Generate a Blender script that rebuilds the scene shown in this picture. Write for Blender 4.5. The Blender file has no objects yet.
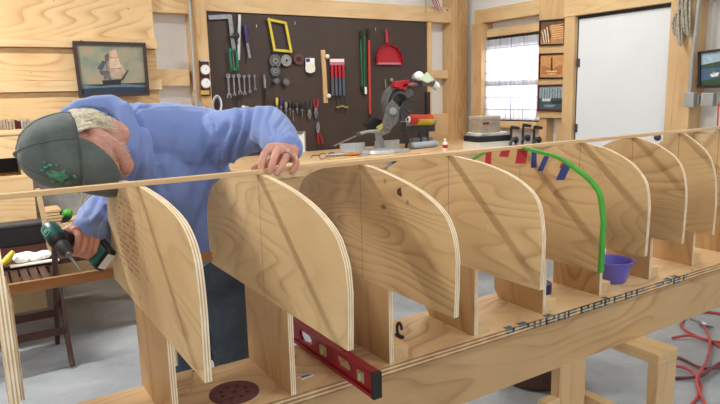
import bpy, bmesh, math, random
from mathutils import Vector as V, Matrix, noise
random.seed(7)
C = bpy.context.scene.collection
PI = math.pi
# ------------------------------------------------------------------ camera
CAM = V((-0.0024, -1.4395, 1.3855))
FOC = 618.27
RT = V((0.84415, -0.53550, -0.02550)); UP = V((0.11466, 0.13388, 0.98434)); FW = V((0.52370, 0.83386, -0.17441))
def at(u, v, X=None, Y=None, Z=None, z=None):
    q = FW + RT*((u-360)/FOC) - UP*((v-202)/FOC)
    if X is not None: t = (X-CAM.x)/q.x
    elif Y is not None: t = (Y-CAM.y)/q.y
    elif Z is not None: t = (Z-CAM.z)/q.z
    else: t = z
    return CAM + q*t
cd = bpy.data.cameras.new('camera'); co = bpy.data.objects.new('camera', cd); C.objects.link(co)
cd.sensor_width = 36; cd.lens = FOC*36/720; cd.clip_start = .02; cd.clip_end = 100
M = Matrix((RT, UP, -FW)).transposed().to_4x4(); M.translation = CAM
co.matrix_world = M
bpy.context.scene.camera = co

# ------------------------------------------------------------------ materials
def lin(c):
    return tuple(((x/255/12.92) if x/255 <= .04045 else ((x/255+.055)/1.055)**2.4) for x in c) + (1,)
def newmat(name, rough=.6, metal=0, spec=.5):
    m = bpy.data.materials.new(name); m.use_nodes = True
    nt = m.node_tree; b = nt.nodes['Principled BSDF']
    b.inputs['Roughness'].default_value = rough; b.inputs['Metallic'].default_value = metal
    b.inputs['Specular IOR Level'].default_value = spec
    return m, nt, b
def N(nt, t, **k):
    n = nt.nodes.new(t)
    for a, b in k.items(): setattr(n, a, b)
    return n
def coords(nt, scale, rand=True, gen=False):
    tc = N(nt, 'ShaderNodeTexCoord'); oi = N(nt, 'ShaderNodeObjectInfo')
    mul = N(nt, 'ShaderNodeVectorMath', operation='SCALE'); mul.inputs[0].default_value = (31.7, 17.3, 23.9)
    nt.links.new(oi.outputs['Random'], mul.inputs['Scale'])
    ad = N(nt, 'ShaderNodeVectorMath', operation='ADD')
    nt.links.new(tc.outputs['Object'], ad.inputs[0])
    if rand: nt.links.new(mul.outputs[0], ad.inputs[1])
    mp = N(nt, 'ShaderNodeVectorMath', operation='MULTIPLY'); mp.inputs[1].default_value = scale
    nt.links.new(ad.outputs[0], mp.inputs[0])
    return mp.outputs[0], tc.outputs['Object'], ad.outputs[0]
def ramp(nt, fac, stops):
    r = N(nt, 'ShaderNodeValToRGB'); e = r.color_ramp.elements
    while len(e) < len(stops): e.new(.5)
    for i, (p, c) in enumerate(stops): e[i].position = p; e[i].color = c if len(c) == 4 else lin(c)
    nt.links.new(fac, r.inputs[0]); return r.outputs[0]
def mix(nt, f, a, b, mode='MIX'):
    x = N(nt, 'ShaderNodeMix', data_type='RGBA', blend_type=mode)
    for s, v in ((x.inputs[0], f), (x.inputs[6], a), (x.inputs[7], b)):
        if hasattr(v, 'is_linked'): nt.links.new(v, s)
        else: s.default_value = v
    return x.outputs[2]
def math_(nt, op, a, b=0.):
    x = N(nt, 'ShaderNodeMath', operation=op)
    for s, v in ((x.inputs[0], a), (x.inputs[1], b)):
        if hasattr(v, 'is_linked'): nt.links.new(v, s)
        else: s.default_value = v
    return x.outputs[0]
def noise_(nt, vec, scale, detail=3, rough=.5, dist=0):
    n = N(nt, 'ShaderNodeTexNoise'); n.inputs['Scale'].default_value = scale; n.inputs['Detail'].default_value = detail
    n.inputs['Roughness'].default_value = rough; n.inputs['Distortion'].default_value = dist
    nt.links.new(vec, n.inputs['Vector']); return n.outputs[0]
def bump(nt, b, h, strength, dist=.01):
    n = N(nt, 'ShaderNodeBump'); n.inputs['Strength'].default_value = strength; n.inputs['Distance'].default_value = dist
    nt.links.new(h, n.inputs['Height']); nt.links.new(n.outputs[0], b.inputs['Normal'])
def plain(name, c, rough=.6, metal=0, var=.0, vs=20, spec=.5):
    m, nt, b = newmat(name, rough, metal, spec)
    if var:
        s, o, _ = coords(nt, (1, 1, 1)); f = noise_(nt, s, vs, 4)
        d = tuple(max(0, x*(1-var)) for x in c); l = tuple(min(255, x*(1+var)) for x in c)
        nt.links.new(ramp(nt, f, [(.3, d), (.7, l)]), b.inputs['Base Color'])
    else: b.inputs['Base Color'].default_value = lin(c)
    return m
def wood(name, base, dark, grain=(1, 1, 1), freq=20, nscale=1.5, contrast=.6, knots=.5, rough=.55, center=False, blot=None, fine=.35):
    """grain: coordinate multipliers (small along the fibres)."""
    m, nt, b = newmat(name, rough, 0, .35)
    s, o, raw = coords(nt, grain)
    n1 = noise_(nt, s, nscale, 2.0, .42, .25)
    st = math_(nt, 'FRACT', math_(nt, 'MULTIPLY', n1, freq*1.6))
    st = ramp(nt, st, [(.0, (.25, .25, .25, 1)), (.06, (1, 1, 1, 1)), (.34, (.30, .30, .30, 1)), (.8, (0, 0, 0, 1)), (1., (.25, .25, .25, 1))])
    amp = ramp(nt, noise_(nt, raw, 4.5, 2), [(.36, (.15, .15, .15, 1)), (.62, (1, 1, 1, 1))])
    st = math_(nt, 'MULTIPLY', st, math_(nt, 'MULTIPLY', amp, contrast))
    col = mix(nt, st, lin(base), lin(dark))
    # fine fibres
    fs = N(nt, 'ShaderNodeVectorMath', operation='MULTIPLY'); fs.inputs[1].default_value = tuple(18*g*g+.8 for g in grain)
    nt.links.new(raw, fs.inputs[0])
    f2 = noise_(nt, fs.outputs[0], 6, 4, .6)
    d2 = tuple(x*.82 for x in base)
    col = mix(nt, math_(nt, 'MULTIPLY', f2, fine), col, lin(d2))
    # broad tone drift
    f3 = noise_(nt, raw, 2.3, 2)
    col = mix(nt, ramp(nt, f3, [(.35, (0, 0, 0, 1)), (.75, (.4, .4, .4, 1))]), col, lin(blot or dark))
    if knots:
        vo = N(nt, 'ShaderNodeTexVoronoi', feature='F1'); vo.inputs['Scale'].default_value = 3.2
        ks = N(nt, 'ShaderNodeVectorMath', operation='MULTIPLY'); ks.inputs[1].default_value = tuple(.5+.5*g for g in grain)
        nt.links.new(raw, ks.inputs[0]); nt.links.new(ks.outputs[0], vo.inputs['Vector'])
        kk = ramp(nt, vo.outputs['Distance'], [(.0, (1, 1, 1, 1)), (.055*knots*2, (.8, .8, .8, 1)), (.075*knots*2, (0, 0, 0, 1))])
        col = mix(nt, kk, col, lin(tuple(x*.42 for x in dark)))
    if knots > .25:
        v2 = N(nt, 'ShaderNodeTexVoronoi', feature='F1'); v2.inputs['Scale'].default_value = 11; v2.inputs['Randomness'].default_value = 1
        nt.links.new(raw, v2.inputs['Vector'])
        kk = ramp(nt, v2.outputs['Distance'], [(.0, (.7, .7, .7, 1)), (.06, (.45, .45, .45, 1)), (.10, (0, 0, 0, 1))])
        gate = math_(nt, 'GREATER_THAN', noise_(nt, raw, 3.1, 0), .56)
        col = mix(nt, math_(nt, 'MULTIPLY', kk, gate), col, lin(tuple(x*.6 for x in dark)))
    if center:
        sx = N(nt, 'ShaderNodeSeparateXYZ'); nt.links.new(o, sx.inputs[0])
        a = math_(nt, 'ABSOLUTE', sx.outputs[1]); a = math_(nt, 'LESS_THAN', a, .0011)
        col = mix(nt, math_(nt, 'MULTIPLY', a, .75), col, lin((95, 78, 58)))
    nt.links.new(col, b.inputs['Base Color']); bump(nt, b, f2, .12, .003)
    return m
def ply_edge(name, base=(222, 196, 150), dark=(165, 125, 82), axis=0, n=5, th=.018):
    m, nt, b = newmat(name, .7, 0, .3)
    s, o, raw = coords(nt, (1, 1, 1))
    sx = N(nt, 'ShaderNodeSeparateXYZ'); nt.links.new(o, sx.inputs[0])
    w = math_(nt, 'SINE', math_(nt, 'MULTIPLY', sx.outputs[axis], 2*PI*n/2/th))
    f = noise_(nt, raw, 25, 3)
    w = math_(nt, 'ADD', math_(nt, 'MULTIPLY', w, .35), f)
    nt.links.new(ramp(nt, w, [(.35, dark), (.62, base)]), b.inputs['Base Color'])
    return m
PLY = (212, 182, 134)
W = {}
W['mold_a'] = wood('mold_ply', (228, 200, 152), (176, 132, 82), (1, .30, 1.15), 24, 2.3, .58, .28, center=True)
W['mold_b'] = wood('mold_ply_brown', (218, 184, 134), (150, 106, 62), (1, .26, 1.25), 22, 2.6, .66, .34, center=True)
W['mold_c'] = wood('mold_ply_tan', (222, 190, 140), (158, 114, 68), (1, .26, 1.3), 26, 2.1, .62, .42, center=True)
W['post'] = wood('post_ply', (208, 170, 120), (148, 104, 64), (1, 1, .3), 12, 2.5, .7, .2)
W['edge'] = ply_edge('mold_ply_edge', (244, 230, 200), (204, 170, 126), th=.0135)
W['edgez'] = ply_edge('deck_ply_edge', (226, 198, 152), (160, 118, 78), axis=2, th=.028)
W['deck'] = wood('deck_ply', (232, 200, 154), (168, 122, 78), (.3, 1, 1), 13, 3, .7, .3)
W['beam'] = wood('beam_ply', (218, 182, 132), (160, 114, 72), (.22, 1, 1), 11, 3.6, .55, .25)
W['lumber'] = wood('lumber_h', (232, 202, 156), (188, 142, 92), (.10, 1, 1), 6, 6, .5, .22)
W['lumber_y'] = wood('lumber_depth', (228, 198, 150), (184, 140, 92), (1, .10, 1), 6, 6, .5, .22)
W['lumber_v'] = wood('lumber_v', (224, 190, 142), (180, 132, 84), (1, 1, .10), 6, 6, .55, .22)
W['sheet'] = wood('wall_sheet', (236, 204, 154), (190, 142, 90), (.3, 1, 1), 20, 1.6, .85, .3)
W['strip'] = wood('batten_wood', (226, 194, 148), (190, 146, 98), (.05, 1, 1), 4, 6, .4, 0)
W['ribband'] = wood('ribband_wood', (190, 138, 88), (150, 102, 60), (.05, 1, 1), 4, 6, .4, 0)
W['dark'] = wood('dark_wood', (74, 42, 34), (40, 22, 18), (.3, .3, .3), 6, 4, .6, 0, rough=.4)
W['rack'] = wood('plaque_wood', (84, 30, 30), (50, 14, 16), (.3, .3, .3), 6, 4, .6, 0, rough=.35)
W['white'] = plain('white_panel', (232, 233, 232), .5, var=.015, vs=2)
W['door'] = plain('white_door', (226, 231, 235), .45, var=.012, vs=2)
W['board'] = plain('brown_hardboard', (66, 54, 48), .65, var=.06, vs=3)
W['steel'] = plain('steel', (150, 152, 156), .35, .7, .08, 30)
W['alu'] = plain('aluminium', (196, 198, 200), .4, .5, .06, 30)
W['black'] = plain('black_plastic', (32, 32, 34), .45)
W['dkgrey'] = plain('dark_grey_plastic', (62, 64, 68), .5, var=.1)
W['grey'] = plain('grey_plastic', (140, 142, 142), .5, var=.08)
W['lgrey'] = plain('light_grey_metal', (168, 170, 168), .45, .2, .05)
W['red'] = plain('red_paint', (168, 26, 42), .35)
W['levelred'] = plain('level_red', (150, 22, 44), .32, var=.06)
W['tapered'] = plain('red_tape', (176, 30, 44), .5)
W['blue'] = plain('blue_tape', (40, 62, 128), .5)
W['green'] = plain('green_strip', (70, 158, 52), .4, var=.06)
W['dkgreen'] = plain('green_plastic', (24, 112, 74), .4)
W['yellow'] = plain('yellow_plastic', (212, 192, 62), .45, var=.06, vs=60)
W['orange'] = plain('orange_red', (204, 62, 44), .5)
W['purple'] = plain('purple_bowl', (108, 104, 196), .3)
W['purpledk'] = plain('purple_handle', (66, 44, 110), .4)
W['navy'] = plain('navy_tape', (34, 42, 92), .4)
W['cream'] = plain('cream_paper', (232, 228, 214), .7)
W['paper'] = plain('white_paper', (236, 236, 236), .7)
W['card'] = plain('cardboard', (158, 142, 124), .75, var=.06)
W['brass'] = plain('brass_plate', (206, 176, 96), .3, .6)
W['abras'] = plain('abrasive_brown', (106, 66, 66), .9, var=.12, vs=60)
W['wheel'] = plain('grinding_wheel', (96, 98, 98), .8, var=.15, vs=60)
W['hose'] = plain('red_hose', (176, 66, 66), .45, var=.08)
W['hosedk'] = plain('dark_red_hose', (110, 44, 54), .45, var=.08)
W['teal'] = plain('teal_plastic', (28, 96, 92), .35, var=.06)
W['tub'] = plain('brown_tub', (74, 48, 36), .5, var=.1)
W['rope'] = plain('grey_rope', (172, 164, 148), .9, var=.2, vs=60)
W['skin'] = None
# skin
m, nt, b = newmat('skin', .5, 0, .4); s, o, r = coords(nt, (1, 1, 1), False)
f = noise_(nt, s, 22, 4, .6); nt.links.new(ramp(nt, f, [(.3, (196, 130, 112)), (.55, (214, 158, 138)), (.75, (226, 178, 158))]), b.inputs['Base Color'])
b.inputs['Subsurface Weight'].default_value = .08; b.inputs['Subsurface Radius'].default_value = (.01, .004, .002)
bump(nt, b, noise_(nt, s, 160, 3), .25, .002); W['skin'] = m
def cloth(name, c, d, sc=3, bs=400):
    m, nt, b = newmat(name, .9, 0, .15); s, o, r = coords(nt, (1, 1, 1), False)
    f = noise_(nt, s, sc, 5, .6); nt.links.new(ramp(nt, f, [(.3, d), (.7, c)]), b.inputs['Base Color'])
    b.inputs['Sheen Weight'].default_value = .25
    bump(nt, b, noise_(nt, s, bs, 2), .2, .001); return m
W['hoodie'] = cloth('blue_hoodie', (136, 158, 214), (122, 143, 200))
W['jeans'] = cloth('dark_jeans', (78, 88, 98), (56, 64, 74), 8)
W['cap'] = cloth('grey_cap', (104, 113, 108), (80, 88, 85), 14)
W['emb'] = plain('green_thread', (84, 148, 122), .8, var=.15, vs=90)
W['hair'] = plain('grey_hair', (232, 222, 200), .6, var=.12, vs=120)
W['beard'] = plain('grey_stubble', (206, 184, 168), .8, var=.15, vs=250)
# concrete floor
m, nt, b = newmat('concrete', .35, 0, .45); s, o, r = coords(nt, (1, 1, 1), False)
f = noise_(nt, s, 1.6, 6, .62, .4); g = noise_(nt, s, 9, 5, .7)
c1 = ramp(nt, f, [(.3, (128, 133, 139)), (.5, (152, 158, 164)), (.72, (180, 185, 190))])
c1 = mix(nt, math_(nt, 'MULTIPLY', g, .35), c1, lin((120, 124, 130)))
nt.links.new(c1, b.inputs['Base Color']); nt.links.new(ramp(nt, g, [(.3, (.25, .25, .25, 1)), (.7, (.5, .5, .5, 1))]), b.inputs['Roughness'])
W['floor'] = m
# curtain: white sheer with a faint blue plaid
m, nt, b = newmat('plaid_sheer', .9, 0, .1)
tc = N(nt, 'ShaderNodeTexCoord'); sx = N(nt, 'ShaderNodeSeparateXYZ'); nt.links.new(tc.outputs['Object'], sx.inputs[0])
def lines(ax, per, wd, ph=0.):
    a = math_(nt, 'FRACT', math_(nt, 'ADD', math_(nt, 'DIVIDE', sx.outputs[ax], per), ph+50)); return math_(nt, 'LESS_THAN', a, wd)
l1 = math_(nt, 'MAXIMUM', lines(2, .118, .09), lines(1, .16, .05)); l2 = math_(nt, 'MAXIMUM', lines(2, .059, .10, .3), lines(1, .08, .12, .3))
c1 = mix(nt, math_(nt, 'MULTIPLY', l2, .14), lin((244, 244, 248)), lin((120, 124, 160)))
c1 = mix(nt, math_(nt, 'MULTIPLY', l1, .5), c1, lin((88, 94, 138)))
tr = N(nt, 'ShaderNodeBsdfTranslucent'); nt.links.new(c1, tr.inputs[0]); nt.links.new(c1, b.inputs['Base Color'])
ms = N(nt, 'ShaderNodeMixShader'); ms.inputs[0].default_value = .7
nt.links.new(b.outputs[0], ms.inputs[1]); nt.links.new(tr.outputs[0], ms.inputs[2])
nt.links.new(ms.outputs[0], nt.nodes['Material Output'].inputs[0]); W['curtain'] = m
m, nt, b = newmat('window_glass', .02); tr = N(nt, 'ShaderNodeBsdfTransparent'); ms = N(nt, 'ShaderNodeMixShader'); ms.inputs[0].default_value = .08
nt.links.new(tr.outputs[0], ms.inputs[1]); nt.links.new(b.outputs[0], ms.inputs[2]); nt.links.new(ms.outputs[0], nt.nodes['Material Output'].inputs[0]); W['glass'] = m
def emis(name, c, s):
    m, nt, b = newmat(name); b.inputs['Emission Color'].default_value = lin(c); b.inputs['Emission Strength'].default_value = s
    b.inputs['Base Color'].default_value = lin(c); return m
W['tube'] = emis('lamp_tube', (255, 252, 244), 6)

# ------------------------------------------------------------------ mesh helper
class MB:
    def __init__(s): s.v = []; s.f = []; s.mi = []
    def add(s, vs, fs, mi=0):
        o = len(s.v); s.v += [tuple(x) for x in vs]
        for q in fs: s.f.append([i+o for i in q]); s.mi.append(mi)
        return s
    def box(s, a, b, mi=0, mt=None):
        x0, x1 = sorted((a[0], b[0])); y0, y1 = sorted((a[1], b[1])); z0, z1 = sorted((a[2], b[2]))
        vs = [V((x, y, z)) for x in (x0, x1) for y in (y0, y1) for z in (z0, z1)]
        if mt is not None: vs = [mt @ q for q in vs]
        return s.add(vs, [(0, 1, 3, 2), (4, 6, 7, 5), (0, 4, 5, 1), (2, 3, 7, 6), (0, 2, 6, 4), (1, 5, 7, 3)], mi)
    def prism(s, poly, d, mi=0, mt=None, cap=None):
        """poly: list of 3D points (planar); d: extrusion vector. mi faces, cap material for the side."""
        n = len(poly); a = [V(p) for p in poly]; b = [p+V(d) for p in a]
        vs = a+b
        if mt is not None: vs = [mt @ q for q in vs]
        o = len(s.v); s.v += [tuple(x) for x in vs]
        s.f.append([o+i for i in range(n)][::-1]); s.mi.append(mi)
        s.f.append([o+n+i for i in range(n)]); s.mi.append(mi)
        for i in range(n):
            j = (i+1) % n; s.f.append([o+i, o+j, o+n+j, o+n+i]); s.mi.append(mi if cap is None else cap)
        return s
    def tube(s, pts, r, seg=8, mi=0, caps=True, flat=1.0, up=None):
        pts = [V(p) for p in pts]; n = len(pts); rs = r if isinstance(r, (list, tuple)) else [r]*n
        prev = None; o = len(s.v)
        for i, p in enumerate(pts):
            t = (pts[min(i+1, n-1)]-pts[max(i-1, 0)])
            if t.length < 1e-9: t = V((0, 0, 1))
            t.normalize()
            if prev is None:
                a = (V(up) if up is not None else (V((0, 0, 1)) if abs(t.z) < .9 else V((1, 0, 0))))
            else: a = prev
            a = (a - t*a.dot(t))
            if a.length < 1e-6: a = t.orthogonal()
            a.normalize(); prev = a; c = t.cross(a)
            for k in range(seg):
                g = 2*PI*k/seg; s.v.append(tuple(p+a*math.cos(g)*rs[i]*flat+c*math.sin(g)*rs[i]))
        for i in range(n-1):
            for k in range(seg):
                k2 = (k+1) % seg
                s.f.append([o+i*seg+k, o+i*seg+k2, o+(i+1)*seg+k2, o+(i+1)*seg+k]); s.mi.append(mi)
        if caps:
            s.f.append([o+k for k in range(seg)][::-1]); s.mi.append(mi)
            s.f.append([o+(n-1)*seg+k for k in range(seg)]); s.mi.append(mi)
        return s
    def lathe(s, prof, seg=24, mi=0, mt=None):
        """prof: (r,h) pairs around local z; closed at r=0."""
        o = len(s.v); n = len(prof)
        for r, h in prof:
            for k in range(seg):
                g = 2*PI*k/seg; p = V((r*math.cos(g), r*math.sin(g), h)); s.v.append(tuple(mt @ p if mt is not None else p))
        for i in range(n-1):
            for k in range(seg):
                k2 = (k+1) % seg; s.f.append([o+i*seg+k, o+i*seg+k2, o+(i+1)*seg+k2, o+(i+1)*seg+k]); s.mi.append(mi)
        return s
    def ball(s, c, r, seg=16, mi=0, mt=None):
        rr = (r, r, r) if not isinstance(r, (tuple, list)) else r
        o = len(s.v); rings = seg//2; c = V(c)
        for i in range(rings+1):
            th = PI*i/rings
            for k in range(seg):
                g = 2*PI*k/seg; p = V((rr[0]*math.sin(th)*math.cos(g), rr[1]*math.sin(th)*math.sin(g), rr[2]*math.cos(th)))
                if mt is not None: p = mt @ p
                s.v.append(tuple(c+p))
        for i in range(rings):
            for k in range(seg):
                k2 = (k+1) % seg; s.f.append([o+i*seg+k, o+(i+1)*seg+k, o+(i+1)*seg+k2, o+i*seg+k2]); s.mi.append(mi)
        return s
    def build(s, name, mats, parent=None, smooth=False, bevel=0):
        off = V((0, 0, 0)); q = parent
        while q is not None: off += q.location; q = q.parent
        me = bpy.data.meshes.new(name); me.from_pydata([tuple(V(p)-off) for p in s.v], [], s.f)
        bm = bmesh.new(); bm.from_mesh(me); bmesh.ops.remove_doubles(bm, verts=bm.verts, dist=1e-6)
        bmesh.ops.recalc_face_normals(bm, faces=bm.faces)
        bm.to_mesh(me); bm.free()
        if not isinstance(mats, (list, tuple)): mats = [mats]
        for x in mats: me.materials.append(x)
        if len(mats) > 1 and len(me.polygons) == len(s.mi): me.polygons.foreach_set('material_index', s.mi)
        if smooth: me.polygons.foreach_set('use_smooth', [True]*len(me.polygons))
        o = bpy.data.objects.new(name, me); C.objects.link(o); o.parent = parent
        if bevel:
            bv = o.modifiers.new('bevel', 'BEVEL'); bv.width = bevel; bv.segments = 2; bv.limit_method = 'ANGLE'
        if smooth:
            me.set_sharp_from_angle(angle=math.radians(40))
        return o
def tag(o, label, cat, group=None):
    o['label'] = label; o['category'] = cat
    if group: o['group'] = group
    return o
def thing(name, loc, label, cat, group=None):
    o = bpy.data.objects.new(name, None); C.objects.link(o); o.location = V(loc); o.empty_display_size = .05
    return tag(o, label, cat, group)
def struct(o): o['kind'] = 'structure'; return o
def sbox(name, a, b, mat, bevel=0): return struct(MB().box(a, b).build(name, mat, bevel=bevel))
def copy_tree(o, parent=None):
    c = o.copy(); C.objects.link(c); c.parent = parent
    for ch in list(o.children): copy_tree(ch, c)
    return c
def frame_mt(o, x, y, z):
    m = Matrix((V(x).normalized(), V(y).normalized(), V(z).normalized())).transposed().to_4x4(); m.translation = V(o); return m

# ------------------------------------------------------------------ setting
YB, XR = 3.60, 4.45
sbox('floor', (-3.5, -3.5, -.06), (6.0, 4.2, 0), W['floor'])
sbox('ceiling', (-3.5, -3.5, 3.1), (4.7, 4.2, 3.2), W['white'])
sbox('wall_back', (-3.5, YB+.12, 0), (4.75, YB+.22, 3.1), W['white'])
# right wall with a window opening and the door
wy0, wy1, wz0, wz1 = 2.50, 3.26, 1.075, 1.885
dy0, dy1, dz1 = 1.26, 2.12, 1.955
XW = XR+.10
mb = MB()
mb.box((XW, wy1, 0), (XW+.1, YB+.12, 3.1)); mb.box((XW, -3.5, 0), (XW+.1, dy0, 3.1)); mb.box((XW, dy1, 0), (XW+.1, wy0, 3.1))
mb.box((XW, dy0, dz1+.02), (XW+.1, dy1, 3.1)); mb.box((XW, wy0, 0), (XW+.1, wy1, wz0)); mb.box((XW, wy0, wz1), (XW+.1, wy1, 3.1))
struct(mb.build('wall_right', W['white']))
def zb(u, v): return at(u, v, Y=YB).z
def xb(u, v): return at(u, v, Y=YB).x
def zr(u, v): return at(u, v, X=XR).z
def yr(u, v): return at(u, v, X=XR).y
n_trim = [0]
def trim(a, b, mat, bevel=.003):
    n_trim[0] += 1; return sbox('trim_%d' % n_trim[0], a, b, mat, bevel)
# --- back wall framing
trim((xb(205.2, 11), YB-.02, zb(317, 16.5)), (at(452.6, 60, Y=YB-.02).x, YB+.12, zb(317, 16.5)+.145), W['lumber'])            # girt over the board
xs = xb(154, 60)
trim((-3.4, YB-.07, zb(70, 38)), (xs, YB+.12, 2.9), W['sheet'], .002)
trim((-3.4, YB-.10, zb(70, 48.5)), (xs+.01, YB+.12, zb(70, 38.3)), W['lumber'])
trim((-3.4, YB-.05, zb(70, 80.5)), (xs+.005, YB+.12, zb(70, 49)), W['sheet'], .002)
trim((-3.4, YB-.08, zb(70, 91.5)), (xs+.025, YB+.12, zb(70, 80.8)), W['lumber'])
trim((-3.4, YB-.04, 0), (xs+.01, YB+.12, zb(70, 92)), W['sheet'], .002)
trim((xs+.002, YB+.001, zb(165, 12.5)), (xb(190.7, 30), YB+.12, 2.9), W['sheet'], .002)
trim((xs+.02, YB+.02, zb(170, 86)), (xb(190.7, 80), YB+.12, zb(170, 69)), W['lumber'])
trim((xb(190.8, 30), YB-.021, 0), (xb(193, 30), YB+.119, 2.9), W['lumber_v'])                                 # stud pair by conduit
trim((xb(193, 30)+.001, YB-.06, 0), (xb(205, 30), YB+.12, 2.9), W['lumber_v'])
trim((xb(427, 40), YB-.01, 0), (xb(431, 40), YB+.12, zb(427, 22)), W['lumber_v'])
trim((xb(431, 74), YB+.03, zb(440, 78.5)), (at(452.6, 60, Y=YB+.03).x-.005, YB+.12, zb(440, 70)), W['lumber'])
trim((xb(431, 74), YB+.03, .5), (at(452.6, 60, Y=YB+.03).x-.005, YB+.12, zb(440, 114)), W['lumber'])
trim((at(453, 60, Y=YB-.05).x, YB-.05, 0), (at(458, 60, Y=YB-.05).x, YB+.118, 3.0), W['lumber_v'])
trim((at(458, 60, Y=YB-.05).x+.001, YB-.075, 0), (at(467.5, 60, Y=YB-.075).x, YB+.118, 3.0), W['post'])
# --- right wall framing
yp = yr(475, 60)
trim((XR-.05, yr(485, 60), 0), (XW, yp, zr(480, 24)), W['lumber_v'])                                       # left window jamb
trim((XR-.015, yr(540, 20), zr(500, 20.5)), (XW, yp-.001, zr(500, 20.5)+.13), W['lumber_y'])                       # top girt
trim((XR+.01, yr(541, 30), zr(510, 34.5)), (XW, yr(485.5, 60), zr(510, 26.5)), W['lumber_y'])               # window header
trim((XR-.04, yr(539, 125), wz0-.06), (XW, yr(485.5, 125), wz0), W['lumber_y'])                             # sill
trim((XR-.02, yr(566.5, 60), zr(553, 118)), (XW, yr(539.5, 60), zr(500, 20.5)+.128), W['lumber_v'])                      # picture column
trim((XR+.02, yr(566.5, 60), 0), (XW, yr(557, 60), zr(553, 118.5)), W['lumber_v'])
trim((XR-.0, yr(548, 60), 0), (XW, yr(540.5, 60), zr(553, 118.5)), W['lumber_v'])
trim((XR-.05, yr(577.5, 60), 0), (XW, yr(567.2, 60), dz1+.014), W['lumber_v'])                                   # door post
trim((XR-.056, .9, dz1+.015), (XW, yr(566.6, 60), dz1+.16), W['lumber_y'])                                   # door header
trim((XR-.06, yr(697, 60), 0), (XW, yr(672.5, 60), 2.9), W['lumber_v'])                                  # right door post
trim((XR+.02, .2, zr(700, 80)-.06), (XW, yr(697.5, 60), zr(700, 80)+.03), W['lumber_y'])
trim((XR+.02, -1.5, .95), (XW, yr(697.5, 60), 1.03), W['lumber_y'])
# door
mb = MB().box((XR-.005, dy0+.01, 0), (XR+.04, dy1-.012, dz1)); d1 = struct(mb.build('door_1', W['door'], bevel=.003))
MB().box((XR-.012, dy0, dz1-.012), (XR+.05, dy1, dz1+.012)).build('top_strip', W['black'], d1)  # dark strip along the top of the door
MB().box((XR-.008, dy1-.012, 0), (XR+.05, dy1-.004, dz1)).build('edge_strip', W['dkgrey'], d1)
for zz in (1.55, 1.0):
    MB().box((XR-.016, dy1-.035, zz), (XR-.004, dy1-.010, zz+.07)).build('hinge', W['dkgrey'], d1)
# window
w = MB()
for a, b in (((XR+.03, wy0, wz0), (XW, wy0+.03, wz1)), ((XR+.03, wy1-.03, wz0), (XW, wy1, wz1)), ((XR+.03, wy0, wz1-.03), (XW, wy1, wz1)), ((XR+.03, wy0, wz0), (XW, wy1, wz0+.03)), ((XR+.06, wy0, (wz0+wz1)/2-.015), (XW, wy1, (wz0+wz1)/2+.015))): w.box(a, b)
w1 = struct(w.build('window_1', W['black']))
MB().box((XW-.02, wy0+.02, wz0+.02), (XW-.014, wy1-.02, wz1-.02)).build('pane', W['glass'], w1)
# sheer plaid curtain, gently pleated
mb = MB(); nn = 90; vs = []; fs = []
for i in range(nn+1):
    y = wy0+.012+(wy1-wy0-.03)*i/nn; x = XR+.012+.008*math.sin(i*.9)+.004*math.sin(i*2.3)
    vs += [(x, y, wz0+.01), (x, y, wz1-.022)]
for i in range(nn): fs.append((2*i, 2*i+1, 2*i+3, 2*i+2))
o = mb.add(vs, fs).build('curtain', W['curtain'], smooth=True)
sl = o.modifiers.new('s', 'SOLIDIFY'); sl.thickness = .001
tag(o, 'white sheer curtain with thin blue plaid lines covering the bright window', 'curtain')
# conduit by the left post and on the right wall
t = thing('electrical_conduit', at(195, 100, Y=YB-.1), 'thin grey metal conduit running up the wall beside the dial plaque', 'conduit')
MB().tube([at(189.5, 4, Y=YB-.09)+V((0, 0, .5)), at(189.5, 4, Y=YB-.09), at(195.5, 99, Y=YB-.09), at(195.5, 99, Y=YB-.09)-V((0, 0, .3))], .011, 10).build('pipe', W['lgrey'], t, True)
MB().box(at(193, 102, Y=YB-.07), at(203, 108, Y=YB-.10)).build('outlet_box', W['grey'], t, bevel=.003)
t = thing('electrical_conduit', at(692, 100, X=XR-.1), 'grey metal conduit with junction boxes on the post right of the white door', 'conduit')
x = XR-.085
MB().tube([at(702, -8, X=x)+V((0, 0, .4)), at(699, 0, X=x), at(696, 30, X=x), at(692, 60, X=x), at(690, 93, X=x)], .0135, 10).build('pipe', W['lgrey'], t, True)
MB().box(at(684.5, 92.5, X=x-.03), at(697, 107, X=x+.02)).build('junction_box', W['lgrey'], t, bevel=.004)
MB().box(at(697.5, 95, X=x-.01), at(701, 104, X=x+.02)).build('nipple', W['grey'], t, bevel=.002)
MB().box(at(701, 93, X=x-.03), at(716.5, 106, X=x+.02)).build('switch_box', W['lgrey'], t, bevel=.004)
MB().box(at(717.5, 93, X=x-.02), at(723, 106, X=x+.02)).build('outlet_box', W['grey'], t, bevel=.003)
for uu, vv in ((687, 96), (694, 96), (687, 103), (694, 103)): pass
tag(MB().tube([at(718.5, 104, X=x-.03), at(718, 115, X=x-.04), at(717.3, 128, X=x-.05), at(716.5, 150, X=x-.06)], .005, 8).build('power_cord', W['orange'], None, True), 'thin red cord hanging from the outlet box at the right edge', 'cord')

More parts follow.
